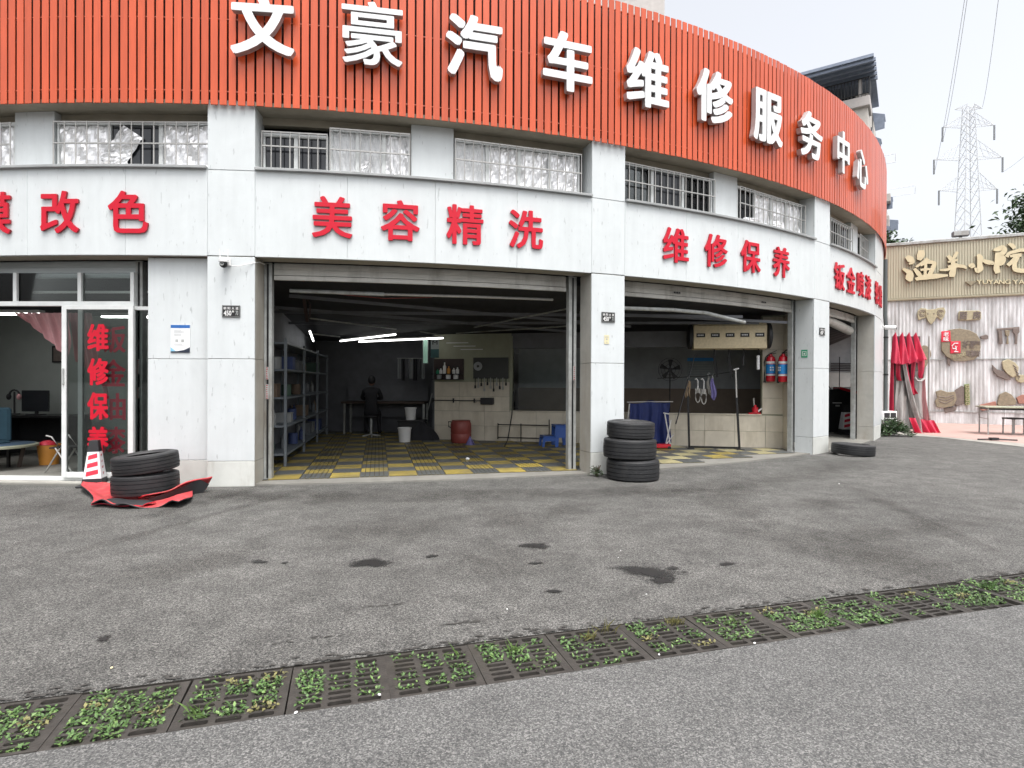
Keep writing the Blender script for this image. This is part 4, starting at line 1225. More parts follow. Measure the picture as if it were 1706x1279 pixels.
m = MB(); m.lathe([(0, 0), (.19, 0), (.22, .05), (.225, .2), (.215, .22), (.225, .24), (.225, .42), (.2, .48), (.205, .5), (0, .5)], 28); m.build("barrel", mat("dull_red", (.24, .05, .04), .5), t, smooth=True)
m = MB(); m.tube([(-.2, 0, .46), (-.27, 0, .47), (-.27, 0, .36), (-.22, 0, .34)], .015, 6); m.build("handle", M_BLK, t)
p = gnd(783, 742, .022)
t = thing("rag", "small violet-grey rag on the floor in front of the red drum", "rag", T(p.x, p.y, .022))
m = MB(); m.grid(lambda i, j: (.1 * (1 - j) * (1 + .2 * math.sin(18 * i)) * math.cos(6.283 * i), .08 * (1 - j) * math.sin(6.283 * i), .2 * j + .01 * math.sin(25 * i)), 24, 6); m.build("cloth", M_PURP, t, smooth=True)
# bottle board and tool board on the cream wall
t = thing("bottle_rack", "dark shelf board with white spray bottles on the cream wall", "rack", wm(748, 615, .02))
m = MB(); m.box(-.36, .36, -.01, .018, -.24, .24); m.build("board", mat("dark_red_board", (.035, .02, .02), .6), t)
m = MB(); m.box(-.36, .36, -.16, -.011, -.12, -.105); m.build("shelf", M_BLK, t)
for z_ in (-.24,):
    m = MB(); m.box(-.36, .36, -.16, -.011, z_, z_ + .015); m.build("shelf", M_BLK, t)
for k, (x, hh, mt_) in enumerate(((-.16, .12, M_WPL), (-.07, .26, M_WPL), (.03, .17, M_ORANGE), (.15, .13, M_WPL), (.24, .15, M_WPL), (-.24, .1, M_GRN))):
    o = thing("spray_bottle", ["small white bottle, leftmost on the bottle board", "tallest white bottle with a black cap on the bottle board", "slim orange bottle on the bottle board", "small white bottle right of the orange one on the board", "white bottle at the right end of the bottle board", "small green bottle at the left end of the board"][k], "bottle", wm(748, 615, .02) @ T(x, -.085, -.1045), "bottles on the board")
    m = MB(); m.lathe([(0, 0), (.035, 0), (.037, .01), (.037, hh * .65), (.014, hh * .8), (.014, hh), (0, hh)], 14); m.build("body", mt_, o, smooth=True)
    m = MB(); m.box(-.04, .012, -.01, .01, hh, hh + .035); m.build("cap", M_BLK, o)
for k, x in enumerate((-.2, .02, .2)):
    o = thing("pail_can", ["pale green can, leftmost under the bottle board", "pale can in the middle under the bottle board", "white can at the right end under the bottle board"][k], "can", wm(748, 615, .02) @ T(x, -.09, -.2245), "cans under the bottles")
    m = MB(); m.lathe([(0, 0), (.055, 0), (.057, .09), (.04, .1), (0, .1)], 14); m.build("body", [M_GREYW, M_PAPER, M_WPL][k], o)
t = thing("tool_board", "dark tool board with hanging hand tools on the cream wall", "tool board", wm(818, 613, .02))
m = MB(); m.box(-.41, .41, -.008, .018, -.24, .24); m.build("board", mat("board_black", (.03, .032, .03), .5), t)
rnd = random.Random(9)
for k in range(11):
    x = -.36 + .072 * k; l_ = rnd.uniform(.1, .26)
    o = thing("hand_tool", f"hand tool hanging below the tool board, {'first second third fourth fifth sixth seventh eighth ninth tenth eleventh'.split()[k]} from the left", "tool", wm(818, 613, .02) @ T(x, -.02, -.22), "hand tools on the board")
    m = MB(); m.box(-.008, .008, -.006, .006, -l_, 0); m.box(-.018, .018, -.012, .012, -l_ - .07, -l_); m.build("tool", M_GALV if k % 2 else M_BLK, o)
t = thing("sanding_disc", "pale round disc hung on the left of the tool board", "disc", wm(797, 610, .035))
m = MB(); m.lathe([(.03, 0), (.1, 0), (.1, .012), (.03, .012)], 26, close=True); m.build("disc", M_GREYW, t, RX(90))
for k, (x, z_) in enumerate(((-.02, 571), (0, 577), (0, 583))):
    t = thing("light_strip", ["upper", "middle", "lower"][k] + " thin pale strip on the cream wall above the boards", "strip", wm(762 + 12 * k, 571 + 5.5 * k, .012))
    m = MB(); m.box(-.26, .26, -.012, .011, -.008, .008); m.build("strip", M_WPL, t)
t = thing("air_line", "black air line with a valve box along the cream wall", "pipe", wm(770, 667, .04))
m = MB(); m.tube([(-.72, 0, 0), (.46, 0, 0)], .012, 6); m.build("pipe", M_BLK, t)
for x in (-.7, -.2, .3):
    m = MB(); m.box(x - .012, x + .012, -.02, .039, -.05, .05); m.build("clamp", M_BLK, t)
m = MB(); m.box(.46, .76, -.08, .039, -.08, .07); m.build("valve_box", M_BLK, t, bevel=.01)
t = thing("hose_line", "thin black hose hanging by the window post and coiled on the floor", "hose", wm(856, 655, .06))
o = WM[t].translation; Rm = WM[t].to_3x3().inverted()
pts = [wm(856, 652, .06).translation, wm(854, 690, .08).translation, wm(850, 730, .25).translation, gnd(840, 745, .03), gnd(880, 750, .03), gnd(945, 752, .03)]
m = MB(); m.tube([Rm @ (p - o) for p in pts], .012, 6); m.build("hose", M_BLK, t, smooth=True)
# thin pipe frame low on the wall
t = thing("pipe_frame", "thin dark pipe frame low on the tiled wall behind the blue step stool", "frame", wm(870, 720, .05))
for (x0, z0, x1, z1) in ((-.55, .17, .6, .17), (-.55, -.12, .75, -.12), (-.55, -.16, -.55, .2), (-.02, -.2, -.02, .2), (.62, -.14, .62, .3)):
    m = MB(); m.tube([(x0, 0, z0), (x1, 0, z1)], .011, 6); m.build("pipe", M_BLK, t)
# lit panel and poster at the end of the cream wall
t = thing("lit_panel", "tall narrow green-lit panel at the end of the cream wall", "panel", T(*at(709, 585, 13.3)))
m = MB(); m.box(-.05, .05, -.02, .02, -.27, .27); m.build("panel", M_GLIGHT, t)
m = MB(); m.box(-.06, -.051, -.025, .02, -.28, .28); m.box(.051, .06, -.025, .02, -.28, .28); m.build("frame", M_GALV, t)
t = thing("poster", "pale and green poster reading M beside the lit panel", "poster", wm(722, 580, .004) @ T(.04, 0, 0))
m = MB(); m.box(-.1, .1, -.003, 0, -.22, .22); m.build("sheet", mat("poster_grey", (.25, .27, .27), .6), t)
m = MB(); m.box(-.1, .1, -.005, -.0031, -.22, -.02); m.build("lower_print", mat("teal_print", (.02, .07, .075), .6), t)
letter(t, "M", T(0, -.0031, .13), .13, .09, .001, [M_BLK], .02)
# clothes in the dark behind, left of the wall
t = thing("clothes_rail", "row of pale clothes hanging in the dark left of the lit panel", "clothes rail", T(*at(685, 600, 14.6)))
m = MB(); m.tube([(-.35, 0, .05), (.35, 0, .05)], .012, 6); m.build("rail", M_GALV, t)
for k in range(7):
    x = -.3 + .1 * k
    m = MB(); m.grid(lambda i, j, x=x, k=k: (x + .09 * (i - .5), .03 * math.sin(9 * i + k), .04 - (.5 + .06 * math.sin(k * 2.1)) * j), 6, 4); m.build("garment", [M_GREYW, M_CEIL, M_DKWALL][k % 3], t, fix=False)
t = thing("ducting_coat", "faded pink overall hanging inside the right jamb of the widest bay", "overall", T(*at(949, 620, 9.6)))
m = MB(); m.grid(lambda i, j: (.05 * (i - .5) * (1 + .6 * j) + .02 * math.sin(7 * j), .10 * math.sin(6.283 * i) * (.4 + .6 * j), .05 - .95 * j), 16, 12); m.build("cloth", mat("faded_pink", (.30, .15, .15), .8), t, smooth=True)
m = MB(); m.tube([(0, 0, .05), (0, 0, .13)], .006, 5); m.build("hook", M_STEEL, t)
# blue step stool
p = gnd(926, 745, .022)
t = thing("step_stool", "blue plastic two-step stool at the foot of the tiled wall", "step stool", T(p.x, p.y + .12, .022) @ RZ(8))
m = MB(); m.box(-.05, .26, -.2, .2, .42, .46); m.build("top_step", M_BLUEP, t, bevel=.01)
m = MB(); m.box(-.30, -.02, -.2, .2, .2, .235); m.build("lower_step", M_BLUEP, t, bevel=.01)
for y in (-.19, .165):
    m = MB(); m.prism([(-.32, 0), (-.27, 0), (-.25, .13), (-.06, .13), (-.04, 0), (.02, 0), (.03, .2), (.17, .2), (.2, 0), (.28, 0), (.255, .42), (-.045, .42), (-.05, .2), (-.30, .2)], y, y + .025)
    m.build("side_panel", M_BLUEP, t)
t = thing("litter", "small white paper scrap on the yellow tiles of the widest bay", "litter", T(*gnd(779, 766, .04)))
m = MB(); m.sphere((0, 0, .02), .035, 8, 6, (1, .8, .7)); m.build("scrap", M_PAPER, t)

# ---- bay two
p = gnd(1085, 742, .022)
t = thing("folding_rack", "folding white-legged rack draped with deep blue cloths", "rack", T(p.x - .12, p.y - .25, .022))
def drape(x0, x1, yb, zt, zb, seed, side):
    def f(i, j):
        a_ = j * 2 - 1
        x = x0 + (x1 - x0) * i
        fold = .03 * math.sin(17 * i + seed) + .018 * math.sin(39 * i + seed * 2)
        zz = zt - (zt - zb) * (j if side else j)
        return (x + .02 * math.sin(6 * j + seed), yb - .06 - .10 * j + fold * (.3 + j), zz - .02 * math.sin(8 * i + seed))
    m = MB(); m.grid(f, 46, 14); return m
m = drape(-.42, .36, .0, .92, .12, .4, 1); m.build("cloth", M_BLUE, t, smooth=True, fix=False)
m = drape(-.1, .50, .30, .94, .06, 2.2, 1); m.build("cloth", M_BLUE, t, smooth=True, fix=False)
m = MB(); m.tube([(-.46, -.05, .93), (.52, .05, .94)], .014, 8); m.build("rail", M_STEEL, t)
for (a_, b_) in (((.27, -.26, .70), (.40, -.24, .02)), ((.25, -.22, .72), (.36, -.24, .70)), ((.40, -.25, .58), (.28, -.27, .02)), ((-.42, -.1, .9), (-.46, .1, .02))):
    m = MB(); m.tube([a_, b_], .013, 6); m.build("leg", M_WPL, t)
t = thing("floor_jack", "low red trolley jack on the floor behind the three tyres", "jack", T(*gnd(1098, 748, .022)))
m = MB(); m.box(-.22, .22, -.09, .09, .03, .11); m.build("frame", M_FIRE, t, bevel=.01)
for x in (-.18, .18):
    for y in (-.1, .1):
        m = MB(); m.lathe([(0, -.015), (.035, -.015), (.035, .015), (0, .015)], 12); m.build("wheel", M_BLK, t, T(x, y, .035) @ RX(90))
m = MB(); m.tube([(.15, 0, .1), (.3, .03, .3)], .01, 6); m.build("handle", M_STEEL, t)
# drying rack with gloves and cloths
pl, pr_ = gnd(1150, 748, .022), gnd(1232, 750, .022)
dv = (pr_ - pl); L_ = dv.to_2d().length
RK = Matrix.Translation(pl) @ Matrix.Rotation(math.atan2(dv.y, dv.x), 4, 'Z')
t = thing("drying_rack", "dark steel hanging rack with a thin top bar before the tiled wall", "rack", RK)
zl_, zr_ = at(1148, 636, pl.y).z - .022, at(1227, 616, pr_.y).z - .022
m = MB(); m.bar((-.02, 0, 0), (-.06, .0, zl_), .04); m.build("post", M_BLKM, t)
m = MB(); m.bar((L_, 0, 0), (L_ - .06, 0, zr_ - .55), .04); m.build("post", M_BLKM, t)
m = MB(); m.bar((L_ - .06, 0, zr_ - .55), (L_ - .08, 0, zr_), .026); m.build("post_tube", M_STEEL, t)
m = MB(); m.bar((0, 0, .05), (L_, 0, .05), .035); m.build("foot_bar", M_BLKM, t)
for x in (0, L_):
    m = MB(); m.box(x - .07, x + .07, -.12, .12, 0, .03); m.build("foot", M_BLKM, t)
ztop = zl_ + .12
m = MB(); m.tube([(-.65, 0, ztop - .05), (.3, 0, ztop), (L_ - .08, 0, zr_ - .02)], .009, 6); m.build("top_bar", M_BLKM, t)
m = MB(); m.tube([(L_ - .12, 0, zr_), (L_ - .02, 0, zr_ + .03)], .016, 6); m.build("end_cap", M_WPL, t)
def hang(name, label, cat, px, py0, py1, wd, mt_, hook=True, seed=0):
    a_ = at(px, py0, pl.y - .02); b_ = at(px, py1, pl.y - .02); hh = a_.z - b_.z
    t = thing(name, label, cat, T(*a_), "cloths and gloves on the hanging rack")
    if hook:
        m = MB(); m.tube([(.02, 0, .07), (0, 0, .09), (-.02, 0, .06), (0, 0, 0)], .006, 5); m.build("hook", M_WPL, t)
    def f(i, j): return ((i - .5) * wd * (.35 + .65 * math.sin(min(1, j * 1.3) * 1.57)) + .02 * math.sin(5 * j + seed), .02 * math.sin(11 * i + seed) * (.3 + j), -hh * j - .03 * math.sin(7 * i + seed) * j)
    m = MB(); m.grid(f, 12, 10); m.build("cloth", mt_, t, smooth=True, fix=False)
M_TANW = mat("tan_cloth", (.36, .27, .18), .8)
M_GREYC = mat("grey_mesh_cloth", (.34, .33, .31), .8)
hang("wash_mitt", "tan cloth hanging leftmost on the hanging rack", "cloth", 1147, 634, 660, .09, M_TANW, seed=1)
def glove(label, px, py0, py1, seed):
    a_ = at(px, py0, pl.y - .02); b_ = at(px, py1, pl.y - .02); hh = a_.z - b_.z
    t = thing("wire_brush", label, "brush", T(*a_), "cloths and gloves on the hanging rack")
    m = MB(); m.tube([(-.04, 0, .0), (-.01, 0, .02), (.02, 0, -.03), (.02, 0, -hh * .4)], .011, 6); m.build("handle", M_WPL, t, smooth=True)
    m = MB(); m.tube([(.02 + .05 * math.sin(a2) - .0, .0, -hh * .7 + hh * .28 * math.cos(a2)) for a2 in [x * 6.283 / 14 for x in range(15)]], .012, 6); m.build("loop", M_GREYC, t, smooth=True)
    m = MB(); m.grid(lambda i, j: (-.03 + .1 * i, .02 * math.sin(5 * i + seed), -hh * .38 - hh * .2 * j), 5, 5); m.build("pad", M_GREYC, t, fix=False)
glove("grey wire loop brush, left one of the pair on the rack", 1161, 632, 671, 1)
glove("grey wire loop brush, right one of the pair on the rack", 1171, 632, 674, 2)
hang("cloth", "pale narrow cloth hanging between the brushes and the violet cloth", "cloth", 1181, 628, 656, .06, M_GREYC, seed=3)
hang("cloth", "violet blue cloth with pointed tails hanging on the rack", "cloth", 1188, 630, 664, .12, M_PURP, seed=4)
# gold reel box with hoses
bx = ow(1210, 560)
t = thing("reel_box", "long gold combination reel box with five black labels over the opening", "reel box", WF @ T(bx[0], -.30, at(1210, 560, 11.9).z) @ RZ(2))
bl = ow(1272, 560)[0] - ow(1148, 560)[0]; hw = bl / 2 - .03
m = MB(); m.prism([(-.16, -.26), (.06, -.28), (.16, -.24), (.16, .25), (-.10, .26), (-.16, .20)], -hw, hw); 
me = m.mesh("housing", M_GOLD, bevel=.008)
link("housing", me, t, RZ(90) @ Matrix.Identity(4))
for s_ in (-1, 1):
    m = MB(); m.lathe([(0, -.05), (.2, -.05), (.26, -.03), (.26, .03), (.2, .05), (0, .05)], 28); m.build("end_cap", M_BLK, t, T(s_ * (hw + .05), 0, 0) @ RY(90) , smooth=True)
lb = ["气鼓", "电鼓", "灯鼓", "泡沫", "水鼓"]
for k in range(5):
    x = -hw + (k + .5) * 2 * hw / 5
    m = MB(); m.box(x - .085, x + .085, -.172, -.161, -.03, .05); pl_ = m.build("label_plate", M_BLK, t)
    m = MB()
    for q in range(4): m.box(x - .06 + q * .03, x - .04 + q * .03, -.1745, -.1722, -.002, .024)
    m.build("label_print", M_WPL, t)
    if k:
        m = MB(); m.tube([(x, -.03, -.26), (x + .01 * k, -.03, -.34), (x + .005, -.03, -.42)], .013, 6); m.build("hose", M_BLK, t)
        m = MB(); zz = -.42
        if k == 4: m.tube([(x, -.03, -.40), (x, -.03, -.68)], .03, 10); m.build("lamp", M_PAPER, t, smooth=True)
        elif k == 3: m.box(x - .015, x + .015, -.05, -.01, -.60, -.42); m.build("gun", M_BLKM, t)
        else: m.bar((x, -.03, -.42), (x + .06, -.05, -.84), .05, .04); m.build("gun", M_BLK, t)
# red bottle jack on the ledge
s_, z_ = ow(1258, 687)
t = thing("bottle_jack", "small red bottle jack on the ledge below the extinguishers", "jack", WF @ T(s_, -.0, .716))
m = MB(); m.box(-.13, .10, -.03, .05, 0, .03); m.lathe([(0, .03), (.06, .03), (.06, .14), (.03, .15), (.03, .19), (0, .19)], 16); m.build("body", M_FIRE, t)
m = MB(); m.tube([(-.02, 0, .17), (-.03, .0, .33)], .016, 8); m.build("ram", M_STEEL, t)
m = MB(); m.tube([(.05, 0, .05), (.13, 0, .12)], .018, 6); m.build("pump", M_WPL, t)
# fire extinguishers
def exting(label, F):
    t = thing("fire_extinguisher", label, "fire extinguisher", F, "fire extinguishers by the third pillar")
    m = MB(); m.lathe([(0, -.29), (.08, -.29), (.09, -.27), (.09, .16), (.075, .21), (.035, .24), (.03, .27), (0, .27)], 24, (0, -.105, 0)); m.build("cylinder", M_FIRE, t, smooth=True)
    m = MB(); m.lathe([(.0915, -.13), (.0915, .06)], 24, (0, -.105, 0)); m.build("blue_label", M_STKB, t, smooth=True, fix=False)
    m = MB(); m.lathe([(.0916, .075), (.0916, .12)], 24, (0, -.105, 0)); m.lathe([(.0916, -.17), (.0916, -.14)], 24, (0, -.105, 0)); m.build("white_band", M_PAPER, t, smooth=True, fix=False)
    m = MB()
    for a_, b_ in ((-.02, -.02), (.025, -.02), (-.02, -.07), (.025, -.07)): m.box(a_ - .014, a_ + .014, -.2005, -.196, b_, b_ + .03)
    m.build("label_print", M_PAPER, t)
    m = MB(); m.box(-.02, .02, -.125, -.085, .27, .30); m.bar((0, -.105, .29), (.11, -.12, .345), .025, .012); m.bar((0, -.105, .28), (.10, -.12, .29), .025, .012); m.build("valve", M_BLK, t)
    m = MB(); m.tube([(-.02, -.105, .27), (-.09, -.11, .22), (-.125, -.12, .1), (-.125, -.12, -.12), (-.12, -.12, -.22)], .013, 8); m.build("hose", M_BLK, t, smooth=True)
    m = MB(); m.tube([(-.12, -.12, -.2), (-.118, -.125, -.31)], [.016, .026], 10); m.build("nozzle", M_BLK, t)
    m = MB(); m.box(-.03, .03, -.03, -.012, -.1, .15); m.build("wall_bracket", M_BLKM, t)
exting("red extinguisher with blue label on the tiled wall, left of the two", wm(1282, 612))
s_, z_ = onwall(1312, 612, RA.to_2d(), rdir)
exting("red extinguisher with blue label nearer the pillar, right of the two", RF @ T(s_, 0, z_) @ RZ(30))
# things in the inner room
t = thing("standing_fan", "dark round fan in the room behind the opening, above the blue cloths", "fan", WF @ T(ow(1128, 620)[0] - .1, .8, at(1128, 615, 12.9).z))
m = MB(); m.lathe([(0, -.02), (.05, -.02), (.05, .02), (0, .02)], 12); m.build("hub", M_BLK, t, RX(90))
for k in range(5):
    m = MB(); m.grid(lambda i, j, k=k: ((.05 + .18 * i) * math.cos(k * 1.2566 + .5 * j), .02 * j, (.05 + .18 * i) * math.sin(k * 1.2566 + .5 * j)), 4, 4); m.build("blade", M_BLK, t, fix=False)
m = MB()
for r_ in (.12, .2, .26): m.tube([(r_ * math.cos(x * .2618), -.04, r_ * math.sin(x * .2618)) for x in range(25)], .004, 4, cap=False)
m.build("guard", M_BLKM, t)
m = MB(); m.tube([(0, .03, -.03), (0, .03, -1.25)], .015, 6); m.lathe([(0, -1.26), (.16, -1.26), (.16, -1.23), (0, -1.22)], 16, (0, .03, 0)); m.build("stand", M_BLK, t)
t = thing("wall_chart", "blue headed paper chart on the inner room wall below the reel box", "chart", WF @ T(ow(1172, 610)[0] + .12, 1.788, 1.68))
m = MB(); m.box(-.3, .3, -.006, 0, -.28, .28); m.build("sheet", mat("chart_grey", (.22, .25, .26), .6), t)
m = MB(); m.box(-.3, .3, -.009, -.0061, .2, .28); m.build("header", M_STKB, t)
m = MB()
for k in range(7): m.box(-.27, .26, -.0085, -.0061, .15 - .06 * k, .156 - .06 * k)
m.build("rows", M_GALV, t)
t = thing("pull_cord", "dark leaning pole between the blue cloths and the hanging rack", "pole", T(*at(1126, 700, 11.3)))
o = WM[t].translation
m = MB(); m.tube([at(1126, 706, 11.2) - o, at(1158, 590, 11.7) - o], .013, 6); m.build("pole", M_BLK, t)

# ---- bay three
p = gnd(1402, 722, .022)
t = thing("tyre_changer", "black and red workshop machine with sloping top in the far right bay", "machine", T(9.10, 16.1, .022) @ RZ(-12) @ Matrix.Scale(.9, 4))
m = MB(); m.prism([(-.62, 0), (.58, 0), (.58, 1.02), (.50, 1.12), (-.1, 1.30), (-.55, 1.30), (-.62, 1.22)], -.3, .3); m.build("cabinet", M_BLKM, t, bevel=.02)
m = MB(); m.prism([(.581, .05), (.70, .05), (.70, 1.05), (.60, 1.20), (-.1, 1.38), (-.12, 1.305), (.51, 1.13), (.581, 1.03)], -.32, .3); m.build("red_edge", M_FIRE, t, bevel=.01)
m = MB(); m.box(-.3, -.05, -.312, -.301, .88, .90); m.box(.2, .32, -.312, -.301, .88, .90); m.build("handles", M_WPL, t)
m = MB(); m.box(-.22, -.1, -.308, -.301, .78, .83); m.build("badge", M_GALV, t)
for a_, b_ in (((-.02, 0, 1.3), (-.02, 0, 2.3)), ((-.25, 0, 1.3), (-.75, 0, 1.95))):
    m = MB(); m.tube([a_, b_], .012, 6); m.build("mast", M_BLK, t)
t = thing("wall_vent", "dark slatted vent on the back wall of the far right bay", "vent", T(*at(1403, 611, 18.38)))
m = MB(); m.box(-.42, .42, -.03, 0, -.16, .14); m.build("frame", M_GREYW, t)
for k in range(5):
    m = MB(); m.rbox(T(0, -.045, -.11 + .055 * k) @ RX(30), -.38, .38, -.02, .02, -.004, .004); m.build("slat", M_BLK, t)
t = thing("wall_panel", "pale grey board on the back wall behind the black machine", "board", T(*at(1402, 634, 18.38)))
m = MB(); m.box(-.5, .45, -.03, 0, -.2, .26); m.build("board", mat("pale_board", (.42, .42, .40), .7), t)
t = thing("shutter_roll", "dark sagging roller shutter tube under the lintel of the far right bay", "shutter", T(*pol(44.5, R - .3, 2.8)))
o = WM[t].translation
m = MB(); m.tube([pol(39.6, R - .62, 2.82) - o, pol(44.5, R - .55, 2.74) - o, pol(49.2, R - .50, 2.62) - o], .10, 12); m.build("tube", M_SHUTB, t, smooth=True)
m = MB(); m.tube([pol(39.6, R - .8, 2.98) - o, pol(49.2, R - .7, 2.84) - o], .17, 12); m.build("roll", M_BLKM, t, smooth=True)
def cone(label, p, h, rot):
    t = thing("traffic_cone", label, "traffic cone", T(p.x, p.y, p.z) @ RZ(rot), "square traffic cones")
    def fr(z0, z1, a, b_, mi=0):
        m = MB(); vs = [(x * a, y * a, z0) for x, y in ((-1, -1), (1, -1), (1, 1), (-1, 1))] + [(x * b_, y * b_, z1) for x, y in ((-1, -1), (1, -1), (1, 1), (-1, 1))]
        m.add(vs, [(0, 1, 5, 4), (1, 2, 6, 5), (2, 3, 7, 6), (3, 0, 4, 7), (3, 2, 1, 0), (4, 5, 6, 7)]); return m
    k = h / .7
    m = MB(); m.box(-.19 * k, .19 * k, -.19 * k, .19 * k, 0, .03 * k); m.build("base", M_BLK, t, bevel=.008)
    A, B_ = .128 * k, .055 * k
    hw_ = lambda z: A + (B_ - A) * (z / k - .03) / .66
    fr(.03 * k, .12 * k, hw_(.03 * k) + .004, hw_(.12 * k) + .004).build("skirt", M_BLK, t)
    fr(.12 * k, .52 * k, hw_(.12 * k), hw_(.52 * k)).build("body", M_PAPER, t, bevel=.004)
    fr(.52 * k, .69 * k, hw_(.52 * k) + .001, hw_(.69 * k)).build("cap", M_BLK, t, bevel=.004)
    for z in (.16, .28, .40):
        m = MB()
        z0, z1 = z * k, (z + .065) * k; dz = .035 * k
        f = lambda s_, z: (s_ * (hw_(z) * .72), -hw_(z) - .003, z)
        pts = [f(-1, z0), f(1, z0 + dz), f(1, z1 + dz), f(-1, z1)]
        m.add(pts, [(0, 1, 2, 3)]); m.build("red_stripe", M_RED, t, fix=False)
    for i, ch in enumerate("禁止停车"):
        z = (.46 - .09 * i) * k
        letter(t, ch, T(hw_(z) + .001, 0, z) @ RZ(90) @ RX(math.degrees(math.atan((A - B_) / (.66 * k)))), .05 * k, .05 * k, .002, [M_RSIDE], .012)
cone("square black-capped cone with red stripes beside the two stacked tyres", gnd(158, 809), .60, 18)
cone("small square red-striped cone in front of the black machine", gnd(1409, 723, .022), .78, -8)

# ================================================================== street things
M_SIDEW = mat("dusty_sidewall", (.036, .036, .037), .55, var=.25, scale=12, rnd=.15)
def tyre_mesh(Ro, wd, Ri):
    h = wd / 2; prof = []
    # outer tread with four grooves, shoulders, sidewalls, inner lip
    zs = [-.82, -.60, -.52, -.26, -.18, .18, .26, .52, .60, .82]
    prof += [(Ri, -h * .78), (Ri + .015, -h * .92), (Ri + (Ro - Ri) * .45, -h), (Ro - .035, -h * .95), (Ro - .012, -h * .88)]
    for k, zf in enumerate(zs):
        r_ = Ro - .007 * (abs(zf)) ** 3
        prof.append((r_, zf * h))
        if k in (1, 3, 5, 7):
            z2 = zs[k + 1]
            prof.append((r_ - .010, (zf + .012) * h)); prof.append((r_ - .010, (z2 - .012) * h))
    prof += [(Ro - .012, h * .88), (Ro - .035, h * .95), (Ri + (Ro - Ri) * .45, h), (Ri + .015, h * .92), (Ri, h * .78), (Ri + .02, h * .7), (Ro - .03, h * .6), (Ro - .022, 0), (Ro - .03, -h * .6), (Ri + .02, -h * .7)]
    m = MB(); m.lathe(prof, 64, close=True)
    # rib ring on the upper sidewall
    for s_ in (-1, 1):
        m.lathe([(Ri + .035, s_ * h * .985), (Ri + .040, s_ * (h + .004)), (Ri + .046, s_ * h * .99)], 64)
    me = m.mesh("tyre", [M_RUB, M_SIDEW], True)
    for p in me.polygons:
        c = p.center; rr_ = math.hypot(c.x, c.y)
        if rr_ < Ro - .03 and abs(c.z) > h * .72 : p.material_index = 1
    return me
def tyre(label, x, y, z, Ro, wd, Ri, M=None, group=None):
    me = tyre_mesh(Ro, wd, Ri)
    o = link("tyre", me, None, T(x, y, z + wd / 2) @ (M or Matrix.Identity(4)), label=label, cat="tyre", group=group)
    return o
G1, G2 = "two tyres stacked on the red mat", "three tyres stacked at the middle pillar"
tyre("lower tyre of the two stacked on the red mat", -4.35, 6.90, .028, .352, .25, .225, RX(0) @ RY(-2.0), G1)
tyre("upper tyre of the two stacked on the red mat, tilted up to the right", -4.35, 6.90, .287, .348, .215, .225, RY(-5.0) @ RX(2.5) @ RZ(40), G1)
tyre("bottom tyre of the three stacked by the middle pillar", 1.72, 8.24, .0, .37, .29, .235, RZ(10), G2)
tyre("middle tyre of the three stacked by the middle pillar", 1.68, 8.26, .292, .372, .285, .235, RY(.8) @ RZ(80), G2)
tyre("topmost narrower tyre of the three stacked by the middle pillar", 1.69, 8.26, .582, .335, .235, .22, RY(1.5) @ RX(1) @ RZ(33), G2)
tyre("lone worn tyre lying flat on the asphalt at the third pillar", 6.50, 11.05, .012, .37, .20, .235, RY(3.2) @ RZ(20), "loose tyre")
# crumpled red mat under the tyres
t = thing("rubber_mat", "crumpled red mat with black backing under the two stacked tyres", "mat", T(-4.4, 6.85, 0))
C4 = [gnd(140, 812) - Vector((-4.4, 6.85, 0)), gnd(148, 847) - Vector((-4.4, 6.85, 0)), gnd(300, 847) - Vector((-4.4, 6.85, 0)), gnd(338, 812) - Vector((-4.4, 6.85, 0))]
def matf(i, j):
    a_ = C4[1].lerp(C4[2], i); b_ = C4[0].lerp(C4[3], i)
    p = a_.lerp(b_, j)
    rr_ = math.hypot(p.x - .05, p.y - .05)
    e = max(0, rr_ - .38)
    z = .006 + e * .11 * (1 + math.sin(7 * i + 5 * j)) * (1 + .4 * math.sin(17 * i))
    z += .10 * max(0, i - .72) / .28 * max(0, j - .35) / .65          # raised right corner
    z += .09 * max(0, .12 - i) / .12 * max(0, j - .2)
    p.y += .04 * math.sin(9 * i + 1) * (1 - j) ; p.x += .05 * math.sin(6 * j)
    return (p.x, p.y, z)
m = MB(); m.grid(matf, 44, 26)
me = m.mesh("sheet", [M_REDMAT, M_BLK], True, fix=False)
o = link("sheet", me, t)
sd = o.modifiers.new("thick", 'SOLIDIFY'); sd.thickness = .016; sd.offset = -1; sd.material_offset = 1; sd.material_offset_rim = 1
# right corner of the mat, folded up so that its black back shows
def fold(i, j):
    x = .33 + .38 * i; y = -.36 + .60 * i
    q = Vector((-.35, .30)) * (1 - j) * (.55 - .25 * i)
    return (x + q.x + .02 * math.sin(8 * i), y + q.y * .6 + .03, .015 + (.05 + .13 * i) * j ** .8 + .012 * math.sin(9 * i + 2 * j))
m.__init__()
m.grid(fold, 22, 8); me = m.mesh("folded_corner", [M_REDMAT, M_BLK], True, fix=False); o = link("folded_corner", me, t)
sd = o.modifiers.new("thick", 'SOLIDIFY'); sd.thickness = .014; sd.offset = -1; sd.material_offset = 1
m = MB()
def wall_(i, j):
    x = .30 + .36 * i; y = -.36 + .60 * i
    return (x + .05 * j + .02 * math.sin(6 * i), y - .05 * (1 - j), .006 + (.04 + .15 * i) * j * (1 - .5 * max(0, i - .85) / .15))
m.grid(wall_, 22, 5); m.build("black_back", M_BLK, t, fix=False)
m = MB()
